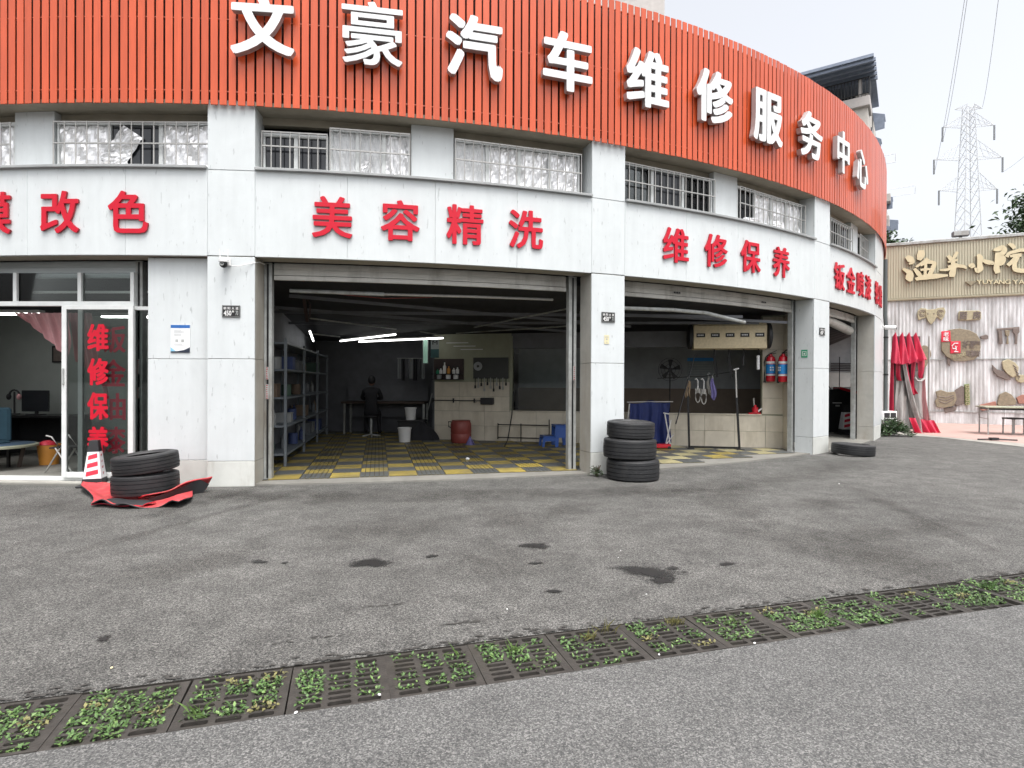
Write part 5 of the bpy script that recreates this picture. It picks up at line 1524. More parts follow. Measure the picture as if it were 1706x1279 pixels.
m.grid(lambda i, j: (-.12 + .60 * i + .02 * math.sin(5 * j), -.42 - .20 * j + .04 * math.sin(4 * i + 1), .012 + .05 * math.sin(3.0 * j) * (.4 + .6 * math.sin(3.1 * i)) + .01 * math.sin(9 * i)), 24, 10)
me = m.mesh("front_flap", [M_RED, M_BLK], True, fix=False); o = link("front_flap", me, t)
sd = o.modifiers.new("thick", 'SOLIDIFY'); sd.thickness = .012; sd.offset = -1; sd.material_offset = 1

# drain grates, each with its slots, and the weeds in them
def grate_mesh():
    m = MB(); Lu, Lv, th = .425, .413, .028
    bu, cw = .026, .013
    cols_ = 3; rows = 9
    cu = (Lu - 2 * bu) / cols_
    m.box(-Lu / 2, Lu / 2, -Lv / 2, -Lv / 2 + .018, -th, 0); m.box(-Lu / 2, Lu / 2, Lv / 2 - .018, Lv / 2, -th, 0)
    for k in range(cols_ + 1):
        x = -Lu / 2 + bu + cu * k
        x0, x1 = x - cw, x + cw
        if k == 0: x0 = -Lu / 2
        if k == cols_: x1 = Lu / 2
        m.box(x0, x1, -Lv / 2 + .018, Lv / 2 - .018, -th, 0)
    rp = (Lv - .036) / rows
    for c_ in range(cols_):
        xa = -Lu / 2 + bu + cu * c_ + cw; xb = xa + cu - 2 * cw
        for r_ in range(rows):
            y0 = -Lv / 2 + .018 + rp * r_
            if r_: m.box(xa, xb, y0 - .0085, y0 + .0085, -th + .004, -.0015)
            lo = y0 + (.0085 if r_ else 0); hi = y0 + rp - (.0085 if r_ < rows - 1 else 0)
            f = .008
            for (cx, sx) in ((xa, 1), (xb, -1)):
                for (cy, sy) in ((lo, 1), (hi, -1)):
                    vs = [(cx, cy, z) for z in (-th + .004, -.0015)] + [(cx + sx * f, cy, z) for z in (-th + .004, -.0015)] + [(cx, cy + sy * f, z) for z in (-th + .004, -.0015)]
                    m.add(vs, [(1, 3, 5), (2, 4, 5, 3), (0, 4, 2)])
    return m.mesh("grate", M_IRON, bevel=0)
gme = grate_mesh()
desc = ['cut by the left edge of the picture', 'first whole one from the left edge, weeds in every column', 'second from the left, weeds in every column', 'third from the left, denser weeds on its left', 'fourth from the left, loosely weedy', 'fifth from the left, with a grass tuft in its middle', 'sixth from the left, with a yellow moss tuft on it', 'seventh from the left, yellow tuft at its far edge', 'eighth from the left, low weeds throughout', 'ninth from the left, with a fresh green tuft at its right', 'tenth from the left, mostly covered in low weeds', 'eleventh from the left, mostly bare in its middle', 'tilted one with a sunken dark right edge', 'weedy one just right of the sunken dark edge', 'last one, at the right edge of the picture']
fills = [(.9, .95, .8), (.95, .95, .95), (.7, .95, .95), (.85, .3, .6), (.5, .55, .6), (.9, .95, .6), (.6, .45, .5), (.8, .6, .45), (.85, .7, .75), (.9, .9, .85), (.8, .8, .65), (.3, .1, .65), (.75, .8, .8), (.9, .9, .9), (.7, .7, .7)]
rnd = random.Random(5)
leafm = MB()
def add_leaf(p, l_, wd, yaw, pitch, mi=0):
    M = Matrix.Translation(p) @ Matrix.Rotation(yaw, 4, 'Z') @ Matrix.Rotation(-pitch, 4, 'Y') @ Matrix.Rotation(rnd.uniform(-.7, .7), 4, 'X')
    vs = [M @ Vector(v) for v in ((0, 0, 0), (l_ * .45, -wd / 2, l_ * .06), (l_, 0, -l_ * .12), (l_ * .45, wd / 2, l_ * .06), (l_ * .5, 0, -l_ * .02))]
    leafm.add(vs, [(0, 1, 4), (1, 2, 4), (2, 3, 4), (3, 0, 4)], mi)
for k in range(15):
    uc = -1.07 + .429 * (k - 1) + .2145
    tilt = Matrix.Identity(4); dz = 0
    if k == 12: tilt = RY(2.2); dz = -.012
    if k == 13: dz = .004
    M = DF @ T(uc + rnd.uniform(-.004, .004), (DV0 + DV1) / 2 + rnd.uniform(-.002, .002), -.004 + dz + rnd.uniform(-.003, .003)) @ RZ(rnd.uniform(-.9, .9)) @ tilt
    link("drain_grate", gme, None, M, label="cast iron drain grate, " + desc[k], cat="drain grate", group="cast iron grates in the drain across the asphalt")
    for c_ in range(3):
        for r_ in range(9):
            fl_ = fills[k][c_]
            ph = math.sin(k * 3.1 + c_ * 1.7 + r_ * .8)
            if rnd.random() > fl_ * (1.0 + .35 * ph): continue
            if r_ in (0, 8) and rnd.random() < .75: continue
            xa = -.2125 + .026 + .1243 * c_; yb = -.2065 + .018 + .0419 * (r_ + .5)
            dens = rnd.randint(44, 72) if fl_ > .75 else rnd.randint(18, 44)
            dry = rnd.random() < .05
            for q in range(dens):
                u = uc + xa + rnd.uniform(.008, .118); v = (DV0 + DV1) / 2 + yb + rnd.uniform(-.019, .019)
                zz = rnd.uniform(-.03, .004 + .016 * fl_ * rnd.random())
                add_leaf(drain(u, v, zz), rnd.uniform(.011, .027), rnd.uniform(.008, .015), rnd.uniform(0, 6.28), rnd.uniform(-.2, .9), 1 if dry else (2 if rnd.random() < .22 else 0))
M_LEAFY = mat("dry_leaf", (.16, .15, .055), .6, var=.4, scale=25)
M_LEAFL = mat("light_leaf", (.12, .20, .055), .5, var=.4, scale=25)
# grass tufts
for (k, c_, v_, n_, mi, l_) in ((2, 0, -.12, 10, 2, .09), (5, 1, .06, 14, 2, .08), (6, 1, .1, 40, 1, .06), (6, 2, .14, 10, 1, .10), (7, 2, .15, 60, 1, .045), (9, 2, .0, 50, 2, .06), (4, 2, .12, 6, 2, .08), (8, 1, .05, 12, 2, .06), (13, 0, .05, 30, 0, .07)):
    for q in range(n_):
        u = -1.07 + .429 * (k - 1) + .2145 - .2125 + .026 + .1243 * (c_ + .5) + rnd.gauss(0, .025); v = (DV0 + DV1) / 2 + v_ + rnd.gauss(0, .018)
        yaw = rnd.uniform(0, 6.28); pi_ = rnd.uniform(.5, 1.4)
        add_leaf(drain(u, v, -.01), l_ * rnd.uniform(.6, 1.2), .004, yaw, pi_, mi)
leafm.build("drain_weeds", [M_LEAF, M_LEAFY, M_LEAFL], fix=False, kind='stuff')
# small litter on the asphalt
for k, (px, py, s_, lab) in enumerate(((1098, 1091, .016, "white pebble at the near corner of a drain grate"), (186, 1113, .018, "yellowish leaf scrap lying on the asphalt above the left grates"), (493, 1188, .02, "pale cigarette end at the near edge of the grates, left one"), (632, 1158, .018, "pale cigarette end on the near edge of the half bare grate"), (1077, 990, .012, "tiny white chip on the asphalt beyond the drain"), (1030, 929, .014, "tiny white chip left of the large oil stain"), (1034, 917, .012, "tiny white scrap above the large oil stain"), (1257, 1072, .02, "pale scrap on the near edge of the tenth grate"), (1398, 806, .02, "small pale stone on the asphalt right of the three tyres"), (845, 1015, .015, "pale flake on the asphalt near the middle of the drain"))):
    p = gnd(px, py, .002)
    s_ *= .5; m = MB(); m.sphere((0, 0, s_ * .35), s_, 8, 6, (1, rnd.uniform(.45, .8), .4)); 
    o = m.build("litter", M_YELP if 'yellow' in lab else M_WPL, None, T(*p) @ RZ(rnd.uniform(0, 180)), smooth=True); tag(o, lab, "litter")
t = thing("plaster_rubble", "white plaster crumbs at the foot of the left pillar", "rubble", T(*gnd(392, 803)))
for k in range(9):
    m = MB(); m.box(-.02, .03, -.02, .02, 0, .025); m.build("crumb", M_PAPER, t, T(rnd.uniform(-.1, .14), rnd.uniform(-.05, .03), 0) @ RZ(rnd.uniform(0, 90)) @ RX(rnd.uniform(-15, 15)))

# plants
def plant(label, loc, rx, ry, rz_, nleaf, ls, mt_, name="weed_plant", cat="plant", stems=6, upright=.6, seed=1, elong=3.0):
    r0 = random.Random(seed)
    t = thing(name, label, cat, T(*loc))
    m = MB()
    for k in range(stems):
        a_ = r0.uniform(0, 6.28); q = r0.uniform(.3, .85)
        m.tube([(0, 0, 0), (rx * q * .5 * math.cos(a_), ry * q * .5 * math.sin(a_), rz_ * .5), (rx * q * math.cos(a_), ry * q * math.sin(a_), rz_ * .85)], [.012, .008, .004], 5)
    m.build("stem", M_BARK, t)
    m = MB()
    cl = [(r0.uniform(-1, 1), r0.uniform(-1, 1), r0.random()) for _ in range(max(6, nleaf // 60))]
    for k in range(nleaf):
        c_ = cl[r0.randrange(len(cl))]
        x = (c_[0] * .75 + r0.gauss(0, .18)) * rx; y = (c_[1] * .75 + r0.gauss(0, .18)) * ry
        rr_ = min(1, math.hypot(x / rx, y / ry))
        z = rz_ * (.08 + .92 * max(0, 1 - rr_ * rr_) ** .5 * (c_[2] * .6 + .4 * r0.random()))
        l_ = ls * r0.uniform(.6, 1.3)
        Mx = Matrix.Translation((x, y, max(z, .02))) @ Matrix.Rotation(r0.uniform(0, 6.28), 4, 'Z') @ Matrix.Rotation(-r0.uniform(-.4, 1.0), 4, 'Y') @ Matrix.Rotation(r0.uniform(-.6, .6), 4, 'X')
        vs = [Mx @ Vector(v) for v in ((0, 0, 0), (l_ * .5, -l_ / elong / 2, l_ * .05), (l_, 0, -l_ * .15), (l_ * .5, l_ / elong / 2, l_ * .05))]
        m.add(vs, [(0, 1, 2), (0, 2, 3)])
    m.build("foliage", mt_, t, fix=False)
    return t
pb_ = gnd(1487, 727)
plant("low leafy green bush at the far right corner in front of the white box", (pb_.x - .02, pb_.y + .12, 0), .52, .30, .52, 1500, .10, M_LEAF2, name="bush", cat="bush", seed=4)
plant("small weed growing between the middle pillar and the tyres", (1.23, 8.42, 0), .10, .07, .19, 130, .05, M_LEAF2, seed=5)
plant("small dry weed at the foot of the far right pillar's inner side", (*gnd(1447, 722).xy, 0), .14, .1, .18, 110, .06, M_LEAFY, seed=6)
# air conditioner outdoor unit
pa = gnd(1503, 727)
t = thing("air_conditioner", "white outdoor unit with a four-part dark grille behind the bush", "air conditioner", T(pa.x + .05, pa.y + .75, .0) @ RZ(12))
m = MB(); m.box(-.24, .24, -.15, .15, .05, .62); m.build("cabinet", M_WPL, t, bevel=.02)
for x in (-.10, .10):
    for z in (.35, .51):
        m = MB(); m.box(x - .085, x + .085, -.158, -.151, z - .065, z + .065); m.build("grille", M_BLK, t)
for x in (-.18, .18):
    m = MB(); m.box(x - .03, x + .03, -.17, .17, 0, .05); m.build("foot", M_BLKM, t)

# ---- folded red rain canopy at the corner
FX0, FX1, FY = at(1484, 600, 16.1).x, at(1560, 600, 16.1).x, 16.1
t = thing("folded_canopy", "folded red canopy with clear plastic curtains hanging beside the corner pillar", "canopy", T((FX0 + FX1) / 2, FY, 0))
o = WM[t].translation
def fc(px, py, dy=0): return at(px, py, FY + dy) - o
M_CAN = mat("canopy_red", (0.50, 0.030, 0.070), 0.38, var=.14, scale=5, spec=.5)
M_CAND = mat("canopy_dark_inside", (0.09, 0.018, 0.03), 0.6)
M_FILMD = mat("dull_pvc_film", (0.17, 0.155, 0.145), 0.25, var=.4, scale=3, stretch=(8, 8, .5))
# dark inside of the fold, then four flared folds of the valance, each peaked at the top
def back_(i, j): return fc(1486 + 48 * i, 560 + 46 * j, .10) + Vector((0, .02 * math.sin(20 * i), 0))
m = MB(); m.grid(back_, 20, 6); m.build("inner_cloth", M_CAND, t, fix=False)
for k in range(4):
    xt = 1491 + 11.3 * k; xb0 = 1484 + 14.2 * k; xb1 = xb0 + 15.5
    def fold_(i, j, k=k, xt=xt, xb0=xb0, xb1=xb1):
        w0 = 3.2
        top = fc(xt + (i - .5) * 2 * w0, 553 + 9 * abs(i - .35) * 2, 0)
        bot = fc(xb0 + (xb1 - xb0) * i, 604 + 3.5 * math.sin(3.1 * i + k) - 3 * i, -.06 - .03 * k)
        p = top.lerp(bot, j ** 1.1)
        p.y += -.16 * math.sin(math.pi * i) * (.35 + .65 * j) + .03 * math.sin(14 * i + 3 * j + k) * j
        return p
    m = MB(); m.grid(fold_, 24, 12); m.build("valance_fold", M_CAN, t, smooth=True, fix=False)
def film_(i, j): return fc(1487 + 46 * i + 10 * i * j, 603 + 112 * j, .09) + Vector((0, .05 * math.sin(15 * i + 2 * j), 0))
m = MB(); m.grid(film_, 40, 12); m.build("plastic_curtain", M_FILMD, t, smooth=True, fix=False)
def strip(pts, wd, mt_, name, dy=0, n=30):
    P = [fc(x, y, dy) for x, y in pts]
    def f(i, j):
        s_ = j * (len(P) - 1); k = min(int(s_), len(P) - 2); p = P[k].lerp(P[k + 1], s_ - k)
        w_ = wd[0] + (wd[1] - wd[0]) * j
        p = p + Vector(((i - .5) * w_, .05 * math.sin(7 * i + 3 * j) * (.4 + j), 0)); return p
    m = MB(); m.grid(f, 16, n); m.build(name, mt_, t, smooth=True, fix=False)
strip([(1487, 602), (1487, 650), (1486, 716)], (.10, .12), M_CAN, "red_edge", .02)
strip([(1497, 602), (1498, 625), (1499, 634)], (.16, .07), M_CAN, "red_edge", .0)
strip([(1502, 634), (1503, 670), (1506, 724)], (.30, .36), M_GREYPVC, "plastic_curtain", .05)
strip([(1506, 602), (1512, 630), (1520, 662), (1533, 700), (1537, 722)], (.09, .22), M_GREYPVC, "plastic_curtain", -.10)
strip([(1508, 602), (1514, 632), (1523, 656)], (.13, .17), M_CAN, "red_edge", -.04)
strip([(1523, 602), (1521, 630), (1521, 658)], (.14, .08), M_CAN, "red_edge", -.02)
strip([(1535, 600), (1537, 618), (1535, 630)], (.22, .12), M_CAN, "red_edge", -.05)
strip([(1530, 618), (1532, 660), (1540, 712)], (.26, .46), M_GREYPVC, "plastic_curtain", .03)
strip([(1539, 622), (1541, 660), (1545, 708)], (.07, .14), mat("pink_film", (.50, .22, .23), .25, trans=.2, var=.3, stretch=(6, 6, .5)), "plastic_curtain", -.03)
strip([(1516, 604), (1516, 625), (1517, 660)], (.07, .05), M_BLK, "frame_leg", .0)
m = MB()
m.tube([fc(1524, 628, -.1), fc(1528, 634, -.12), fc(1534, 635, -.14), fc(1540, 630, -.12), fc(1542, 612, -.08)], .03, 8); m.build("rolled_curtain", M_GREYPVC, t, smooth=True)
def skirt(x0, x1, y0, y1, sk, dy, nm):
    def f(i, j):
        p = fc(x0 + (x1 - x0) * i + sk * j, y0 + (y1 - y0) * j, dy)
        p.y += .10 * math.sin(9 * i + x0) * (.4 + .6 * j) - .18 * j; p.z = max(p.z, .016)
        return p
    m = MB(); m.grid(f, 26, 10); m.build(nm, M_CAN, t, smooth=True, fix=False)
skirt(1513, 1527, 696, 727, 4, -.15, "red_skirt"); skirt(1527, 1541, 698, 727, 8, -.05, "red_skirt"); skirt(1540, 1556, 700, 727, 6, -.1, "red_skirt")
for px in (1487, 1548):
    q = fc(px, 560, .12); m = MB(); m.tube([(q.x, q.y, 0), (q.x, q.y, q.z)], .02, 6); m.build("frame_leg", M_STEEL, t)

# ---- restaurant wall on the right
SW0, SW1 = Vector((12.2, 20.93)), Vector((24.0, 15.53))
sdir_ = (SW1 - SW0).normalized(); SF = frame(SW0, sdir_); SL = (SW1 - SW0).length
def sw(px, py): return onwall(px, py, SW0, sdir_)
rest = thing("restaurant_wall", "beige sign band over a silvery streaked corrugated metal wall", "wall", SF)
ZB, ZT = 4.30, 6.27
m = MB(); m.box(0, SL, .06, .5, 0, 6.2); m.build("wall_core", M_CONC, rest)
# sign band: raised ribs
m = MB(); m.box(0, SL, -.02, .059, ZB, ZT - .1); m.build("sign_band", M_CORR, rest)
rb = MB(); rb.box(-.021, .021, -.042, -.0205, ZB + .03, ZT - .12); rbm = rb.mesh("rib", M_CORR, bevel=.008)
band = [o for o in KIDS(rest) if o.name.startswith("sign_band")][0]
x = .06
while x < min(SL, 7.2):
    link("rib", rbm, band, T(x, 0, 0)); x += .078
m = MB(); m.box(-.05, SL, -.09, .3, ZT - .1, ZT); m.build("coping", M_GALV, rest, bevel=.01)
m = MB(); m.box(-.05, SL, -.08, .06, ZB - .06, ZB); m.build("trim", M_GOLDS, rest, bevel=.01)
# lower corrugated sheets
x = 0.0; k = 0
while x < SL:
    x1 = x + 1.47
    for z0, z1 in ((.42, 2.18), (2.19, ZB - .061), (.0, .40)):
        def cf(i, j, x=x, x1=x1, z0=z0, z1=z1):
            xx = x + .004 + (x1 - x - .008) * i
            d_ = .008 * math.sin(xx * 58.0)
            return (xx, .02 + d_ if z0 > .3 else .015, z0 + (z1 - z0) * j)
        m = MB(); m.grid(cf, 64 if z0 > .3 else 1, 1); m.build("corrugated_sheet", M_SILV, rest, fix=False, smooth=False)
    x = x1; k += 1
for z in (2.185, .41):
    m = MB(); m.box(0, SL, -.012, .02, z - .012, z + .012); m.build("joint_strip", M_GALV, rest)
# brush lettering on the band, as strokes of a broad brush
def brush(m, pts, ws, y0, y1):
    """ribbon of varying width in the XZ plane"""
    P = [Vector(p) for p in pts]
    # smooth the path
    Q, W = [], []
    for i in range(len(P) - 1):
        a = P[max(i - 1, 0)]; b = P[i]; c = P[i + 1]; d = P[min(i + 2, len(P) - 1)]
        for s_ in range(5):
            u = s_ / 5
            Q.append(.5 * ((2 * b) + (c - a) * u + (2 * a - 5 * b + 4 * c - d) * u * u + (3 * b - a - 3 * c + d) * u ** 3)); W.append(ws[i] + (ws[i + 1] - ws[i]) * u)
    Q.append(P[-1]); W.append(ws[-1])
    L, Rr = [], []
    for i, q in enumerate(Q):
        tg = (Q[min(i + 1, len(Q) - 1)] - Q[max(i - 1, 0)]).normalized(); nn = Vector((-tg.y, tg.x))
        L.append(q + nn * W[i] / 2); Rr.append(q - nn * W[i] / 2)
    n = len(Q); vs = []
    for y in (y0, y1): vs += [(p.x, y, p.y) for p in L] + [(p.x, y, p.y) for p in Rr]
    fs, fs2 = [], []
    for i in range(n - 1):
        fs.append((i, i + 1, n + i + 1, n + i)); fs.append((2 * n + i, 3 * n + i, 3 * n + i + 1, 2 * n + i + 1))
        fs2.append((i, 2 * n + i, 2 * n + i + 1, i + 1)); fs2.append((n + i, n + i + 1, 3 * n + i + 1, 3 * n + i))
    fs2.append((0, n, 3 * n, 2 * n)); fs2.append((n - 1, 3 * n - 1, 4 * n - 1, 2 * n - 1) if False else (n - 1, 2 * n + n - 1, 3 * n + n - 1, n + n - 1))
    m.add(vs, fs, 0); m.add(vs, fs2, 1)
# strokes traced in the enlarged view: (x, y, width) in that view's pixels, 7.9 per photo pixel
GL = {
 "渔": [[(150, 380, 40), (200, 420, 80), (235, 460, 30), (180, 480, 20)], [(100, 540, 20), (150, 570, 45), (190, 600, 70), (190, 660, 90), (215, 705, 30)],
        [(340, 300, 60), (335, 370, 85), (310, 430, 40)], [(270, 520, 25), (350, 470, 35), (430, 410, 45)], [(250, 540, 30), (300, 600, 50), (330, 640, 40)],
        [(330, 500, 30), (420, 460, 40), (510, 470, 45), (480, 560, 50), (450, 620, 45)], [(330, 560, 26), (400, 550, 30), (470, 550, 26)], [(400, 480, 28), (395, 560, 34), (390, 620, 30)], [(265, 680, 35), (400, 650, 70), (540, 640, 60), (690, 630, 20)]],
 "羊": [[(690, 370, 30), (725, 410, 45), (740, 450, 25)], [(815, 320, 30), (780, 380, 40), (755, 420, 22)], [(690, 455, 22), (760, 440, 30), (820, 425, 24)], [(690, 515, 22), (760, 500, 34), (815, 480, 24)],
        [(580, 560, 16), (680, 555, 34), (790, 510, 40), (880, 510, 40), (935, 540, 16)], [(755, 430, 36), (760, 530, 56), (748, 600, 70), (740, 650, 50)]],
 "小": [[(1080, 355, 30), (1110, 400, 60), (1105, 480, 50), (1110, 545, 66), (1075, 575, 40), (1045, 530, 20)], [(960, 510, 20), (1000, 500, 60), (1020, 530, 40)], [(1145, 430, 28), (1200, 455, 50), (1262, 470, 50), (1262, 492, 20)]],
 "院": [[(1285, 295, 20), (1340, 290, 55), (1400, 270, 60), (1430, 310, 50), (1370, 370, 60), (1400, 410, 70), (1390, 470, 56), (1330, 480, 30)], [(1335, 330, 40), (1330, 450, 46), (1325, 540, 60), (1345, 600, 50)],
        [(1480, 215, 20), (1530, 240, 44), (1560, 280, 34)], [(1455, 390, 40), (1490, 340, 36), (1560, 320, 40), (1640, 300, 40), (1720, 300, 40)], [(1500, 380, 26), (1570, 370, 40), (1650, 365, 40)], [(1590, 380, 50), (1540, 440, 46), (1470, 500, 40)],
        [(1600, 390, 40), (1560, 480, 40), (1570, 550, 50), (1660, 570, 50), (1760, 560, 50), (1800, 520, 30)]]}
rs = thing("restaurant_sign", "pale gold brush characters 渔羊小院 with small capitals YU YANG YA below", "sign", SF @ T(2, -.05, 5.3))
for ch, strokes in GL.items():
    m = MB()
    for si_, st_ in enumerate(strokes):
        pts, ws = [], []
        for (x, y, w_) in st_:
            px, py = 1490 + x / 7.898, 380 + y / 7.898
            s_, z = sw(px, py); pts.append((s_ - 2, z - 5.3)); ws.append(w_ / 7.898 * .0215)
        brush(m, pts, ws, -.10 - .0015 * si_, -.002)
    m.build("character", [M_GOLDL, M_GOLDS], rs, fix=False)
for i, (ch, px) in enumerate(zip("YUYANGYA", (1630, 1640, 1649, 1658, 1667, 1677, 1690, 1700))):
    s_, z = sw(px, 470); letter(rs, ch, T(s_ - 2, -.002, z - 5.3), .15, .14, .05, [M_GOLDL, M_GOLDS], .02)
s_, z = sw(1616, 471)
m = MB(); m.prism([(s_ - 2.16, z - 5.26), (s_ - 1.84, z - 5.26), (s_ - 2, z - 5.40)], -.06, -.002); m.build("emblem", M_GOLDS, rs)
# plaques on the metal wall
def sp(px, py): 
    s_, z = sw(px, py); return s_, z
def plaque(name, label, cat, parts):
    c_ = parts[0][1]; cx_ = sum(p[0] for p in c_) / len(c_); cy_ = sum(p[1] for p in c_) / len(c_)
    s0, z0 = sp(cx_, cy_)
    t = thing(name, label, cat, SF @ T(s0, -.005, z0))
    for nm, poly, mt_, d0, d1 in parts:
        pts = [(sp(x, y)[0] - s0, sp(x, y)[1] - z0) for x, y in poly]
        m = MB(); m.prism(pts, -d1 * .7, -d0 * .7); m.build(nm, mt_, t, bevel=.012)
    return t, s0, z0
def ell(cx_, cy_, rx, ry, n=18, a0=0, a1=360): return [(cx_ + rx * math.cos(rad(a0 + (a1 - a0) * k / n)), cy_ - ry * math.sin(rad(a0 + (a1 - a0) * k / n))) for k in range(n if a1 - a0 == 360 else n + 1)]
t, s0, z0 = plaque("ram_plaque", "carved pale ram head plaque with curled horns, left of the small tablet", "plaque", [
    ("face", [(1541, 516), (1559, 515), (1560, 527), (1556, 535), (1550, 541), (1545, 535), (1541, 526)], M_PLAQL, .01, .12),
    ("horn", [(1528, 519), (1533, 513), (1543, 514), (1546, 520), (1544, 529), (1536, 531), (1530, 534), (1528, 527)], M_PLAQL, .0, .08),
    ("horn", [(1572, 512), (1575, 519), (1572, 528), (1568, 534), (1562, 529), (1556, 528), (1555, 518), (1561, 513)], M_PLAQL, .0, .08)])
for sx in (1536, 1566):
    for r_ in (3, 5.5):
        pts = [(sp(*q)[0] - s0, -0.0581, sp(*q)[1] - z0) for q in ell(sx, 522, r_, r_, 12, 20, 320)]
        m = MB(); m.tube(pts, .012, 4); m.build("horn_groove", M_PLAQD, t)
for ex in (1545, 1555):
    m = MB(); q = sp(ex, 523); m.sphere((q[0] - s0, -0.0840, q[1] - z0), .022, 8, 6); m.build("eye", M_PLAQD, t)
t, s0, z0 = plaque("carved_tablet", "small carved tablet with worn characters above the round board", "plaque", [
    ("tablet", [(1596, 520), (1598, 518), (1630, 517), (1634, 520), (1634, 531), (1631, 533), (1597, 534), (1596, 532)], M_PLAQL, 0, .08)])
q = sp(1604, 526); letter(t, "厨", T(q[0] - s0, -0.0574, q[1] - z0), .22, .26, .02, [M_PLAQD], .02)
q = sp(1626, 525); letter(t, "房", T(q[0] - s0, -0.0574, q[1] - z0), .22, .26, .02, [M_PLAQD], .02)
t, s0, z0 = plaque("round_board", "large round brown board with handle and two red squares on the metal wall", "plaque", [
    ("board", [(1568, 556), (1581, 549), (1598, 547), (1614, 550), (1626, 556), (1632, 566), (1633, 578), (1630, 592), (1622, 599), (1604, 602), (1588, 601), (1576, 594), (1568, 584), (1567, 570)], M_PLAQ, 0, .10),
    ("handle", [(1632, 560), (1642, 557), (1646, 559), (1646, 564), (1642, 565), (1633, 564)], M_PLAQD, .01, .07),
    ("red_square", [(1567, 552), (1582, 551), (1583, 569), (1567, 570)], M_RED, .102, .13),
    ("red_square", [(1582, 569), (1599, 568), (1599, 588), (1582, 589)], M_RED, .102, .13),
    ("foot", [(1577, 594), (1584, 600), (1582, 610), (1578, 606)], M_PLAQD, 0, .06)])
for (ch, px, py, sz) in (("大", 1606, 571, .15), ("口", 1613, 571, .12), ("香", 1620, 571, .14), ("肉", 1627, 571, .14), ("大", 1606, 577, .13), ("吃", 1618, 577, .13), ("羊", 1588, 595, .14), ("羔", 1597, 593, .14), ("美", 1604, 590, .16), ("味", 1616, 589, .24), ("鲜", 1626, 589, .22)):
    q = sp(px, py); letter(t, ch, T(q[0] - s0, -0.0707, q[1] - z0), sz, sz, .015, [M_PLAQL if px < 1606 else M_PLAQD], .01)
for i, ch in enumerate("老味"):
    q = sp(1575, 557 + 8 * i); letter(t, ch, T(q[0] - s0, -0.0917, q[1] - z0), .15, .15, .01, [M_PAPER], .02)
pts = [(sp(*q)[0] - s0, -0.0945, sp(*q)[1] - z0) for q in [(1595, 572), (1589, 572), (1585, 576), (1586, 581), (1591, 581), (1593, 577), (1590, 576), (1592, 583), (1588, 586), (1595, 586)]]
m = MB(); m.tube(pts, .018, 5); m.build("white_swirl", M_PAPER, t)
t, s0, z0 = plaque("utensil_plaque", "plaque of three hanging kitchen tools from a bar, upper right on the metal wall", "plaque", [
    ("bar", [(1660, 547), (1698, 544), (1698, 548), (1660, 551)], M_PLAQD, 0, .05),
    ("cleaver", [(1662, 551), (1669, 551), (1670, 573), (1664, 573)], M_PLAQD, 0, .06),
    ("fork", [(1673, 550), (1682, 550), (1681, 558), (1679, 561), (1680, 573), (1676, 573), (1677, 561), (1674, 557)], M_PLAQ, 0, .06),
    ("spoon", [(1687, 547), (1698, 546), (1698, 553), (1695, 557), (1694, 573), (1690, 573), (1690, 557), (1686, 553)], M_PLAQD, 0, .06)])
t, s0, z0 = plaque("fish_plaque", "carved bundle plaque with vegetables at the right, under the kitchen tools", "plaque", [
    ("leafy_part", [(1652, 607), (1660, 615), (1668, 617), (1680, 624), (1684, 632), (1676, 633), (1660, 626), (1653, 617)], M_PLAQD, 0, .08),
    ("head", [(1668, 602), (1678, 598), (1690, 604), (1696, 612), (1694, 624), (1686, 629), (1676, 622), (1670, 614)], M_PLAQL, 0, .12),
    ("tail", [(1690, 626), (1698, 624), (1712, 625), (1712, 634), (1700, 638), (1692, 634)], M_PLAQL, 0, .10)])
for k in range(4):
    q = [(1686 + 2 * k, 608 + 5 * k), (1691 + 2 * k, 612 + 5 * k), (1689 + 2 * k, 617 + 5 * k)]
    m = MB(); m.tube([(sp(*v)[0] - s0, -0.0875, sp(*v)[1] - z0) for v in q], .014, 4); m.build("groove", M_PLAQD, t)
t, s0, z0 = plaque("basket_plaque", "carved plaque of a wide bowl with a green lettered board at its right end", "plaque", [
    ("bowl", [(1558, 652), (1567, 649), (1577, 653), (1590, 652), (1593, 664), (1588, 676), (1572, 679), (1560, 678), (1557, 668), (1561, 662)], M_PLAQ, 0, .12),
    ("sack", [(1590, 650), (1602, 642), (1606, 645), (1606, 672), (1594, 676), (1588, 672)], M_PLAQD, 0, .08),
    ("green_board", [(1606, 640), (1614, 639), (1615, 674), (1607, 675)], mat("green_plaque", (.20, .25, .10), .6), .0, .11),
    ("stand", [(1572, 680), (1594, 676), (1592, 684), (1574, 688)], M_PLAQD, 0, .05)])
for k in range(5):
    q = sp(1610.5, 644 + 7 * k); m = MB(); m.lathe([(.035, 0), (.055, 0), (.055, .02), (.035, .02)], 12, close=True); m.build("letter_ring", M_PLAQL, t, T(q[0] - s0, -0.0777, q[1] - z0) @ RX(90))
for k in range(3):
    q = [(1563, 668 - 4 * k), (1575, 672 - 5 * k), (1588, 664 - 3 * k)]
    m = MB(); m.tube([(sp(*v)[0] - s0, -0.0854, sp(*v)[1] - z0) for v in q], .014, 4); m.build("groove", M_PLAQD, t)
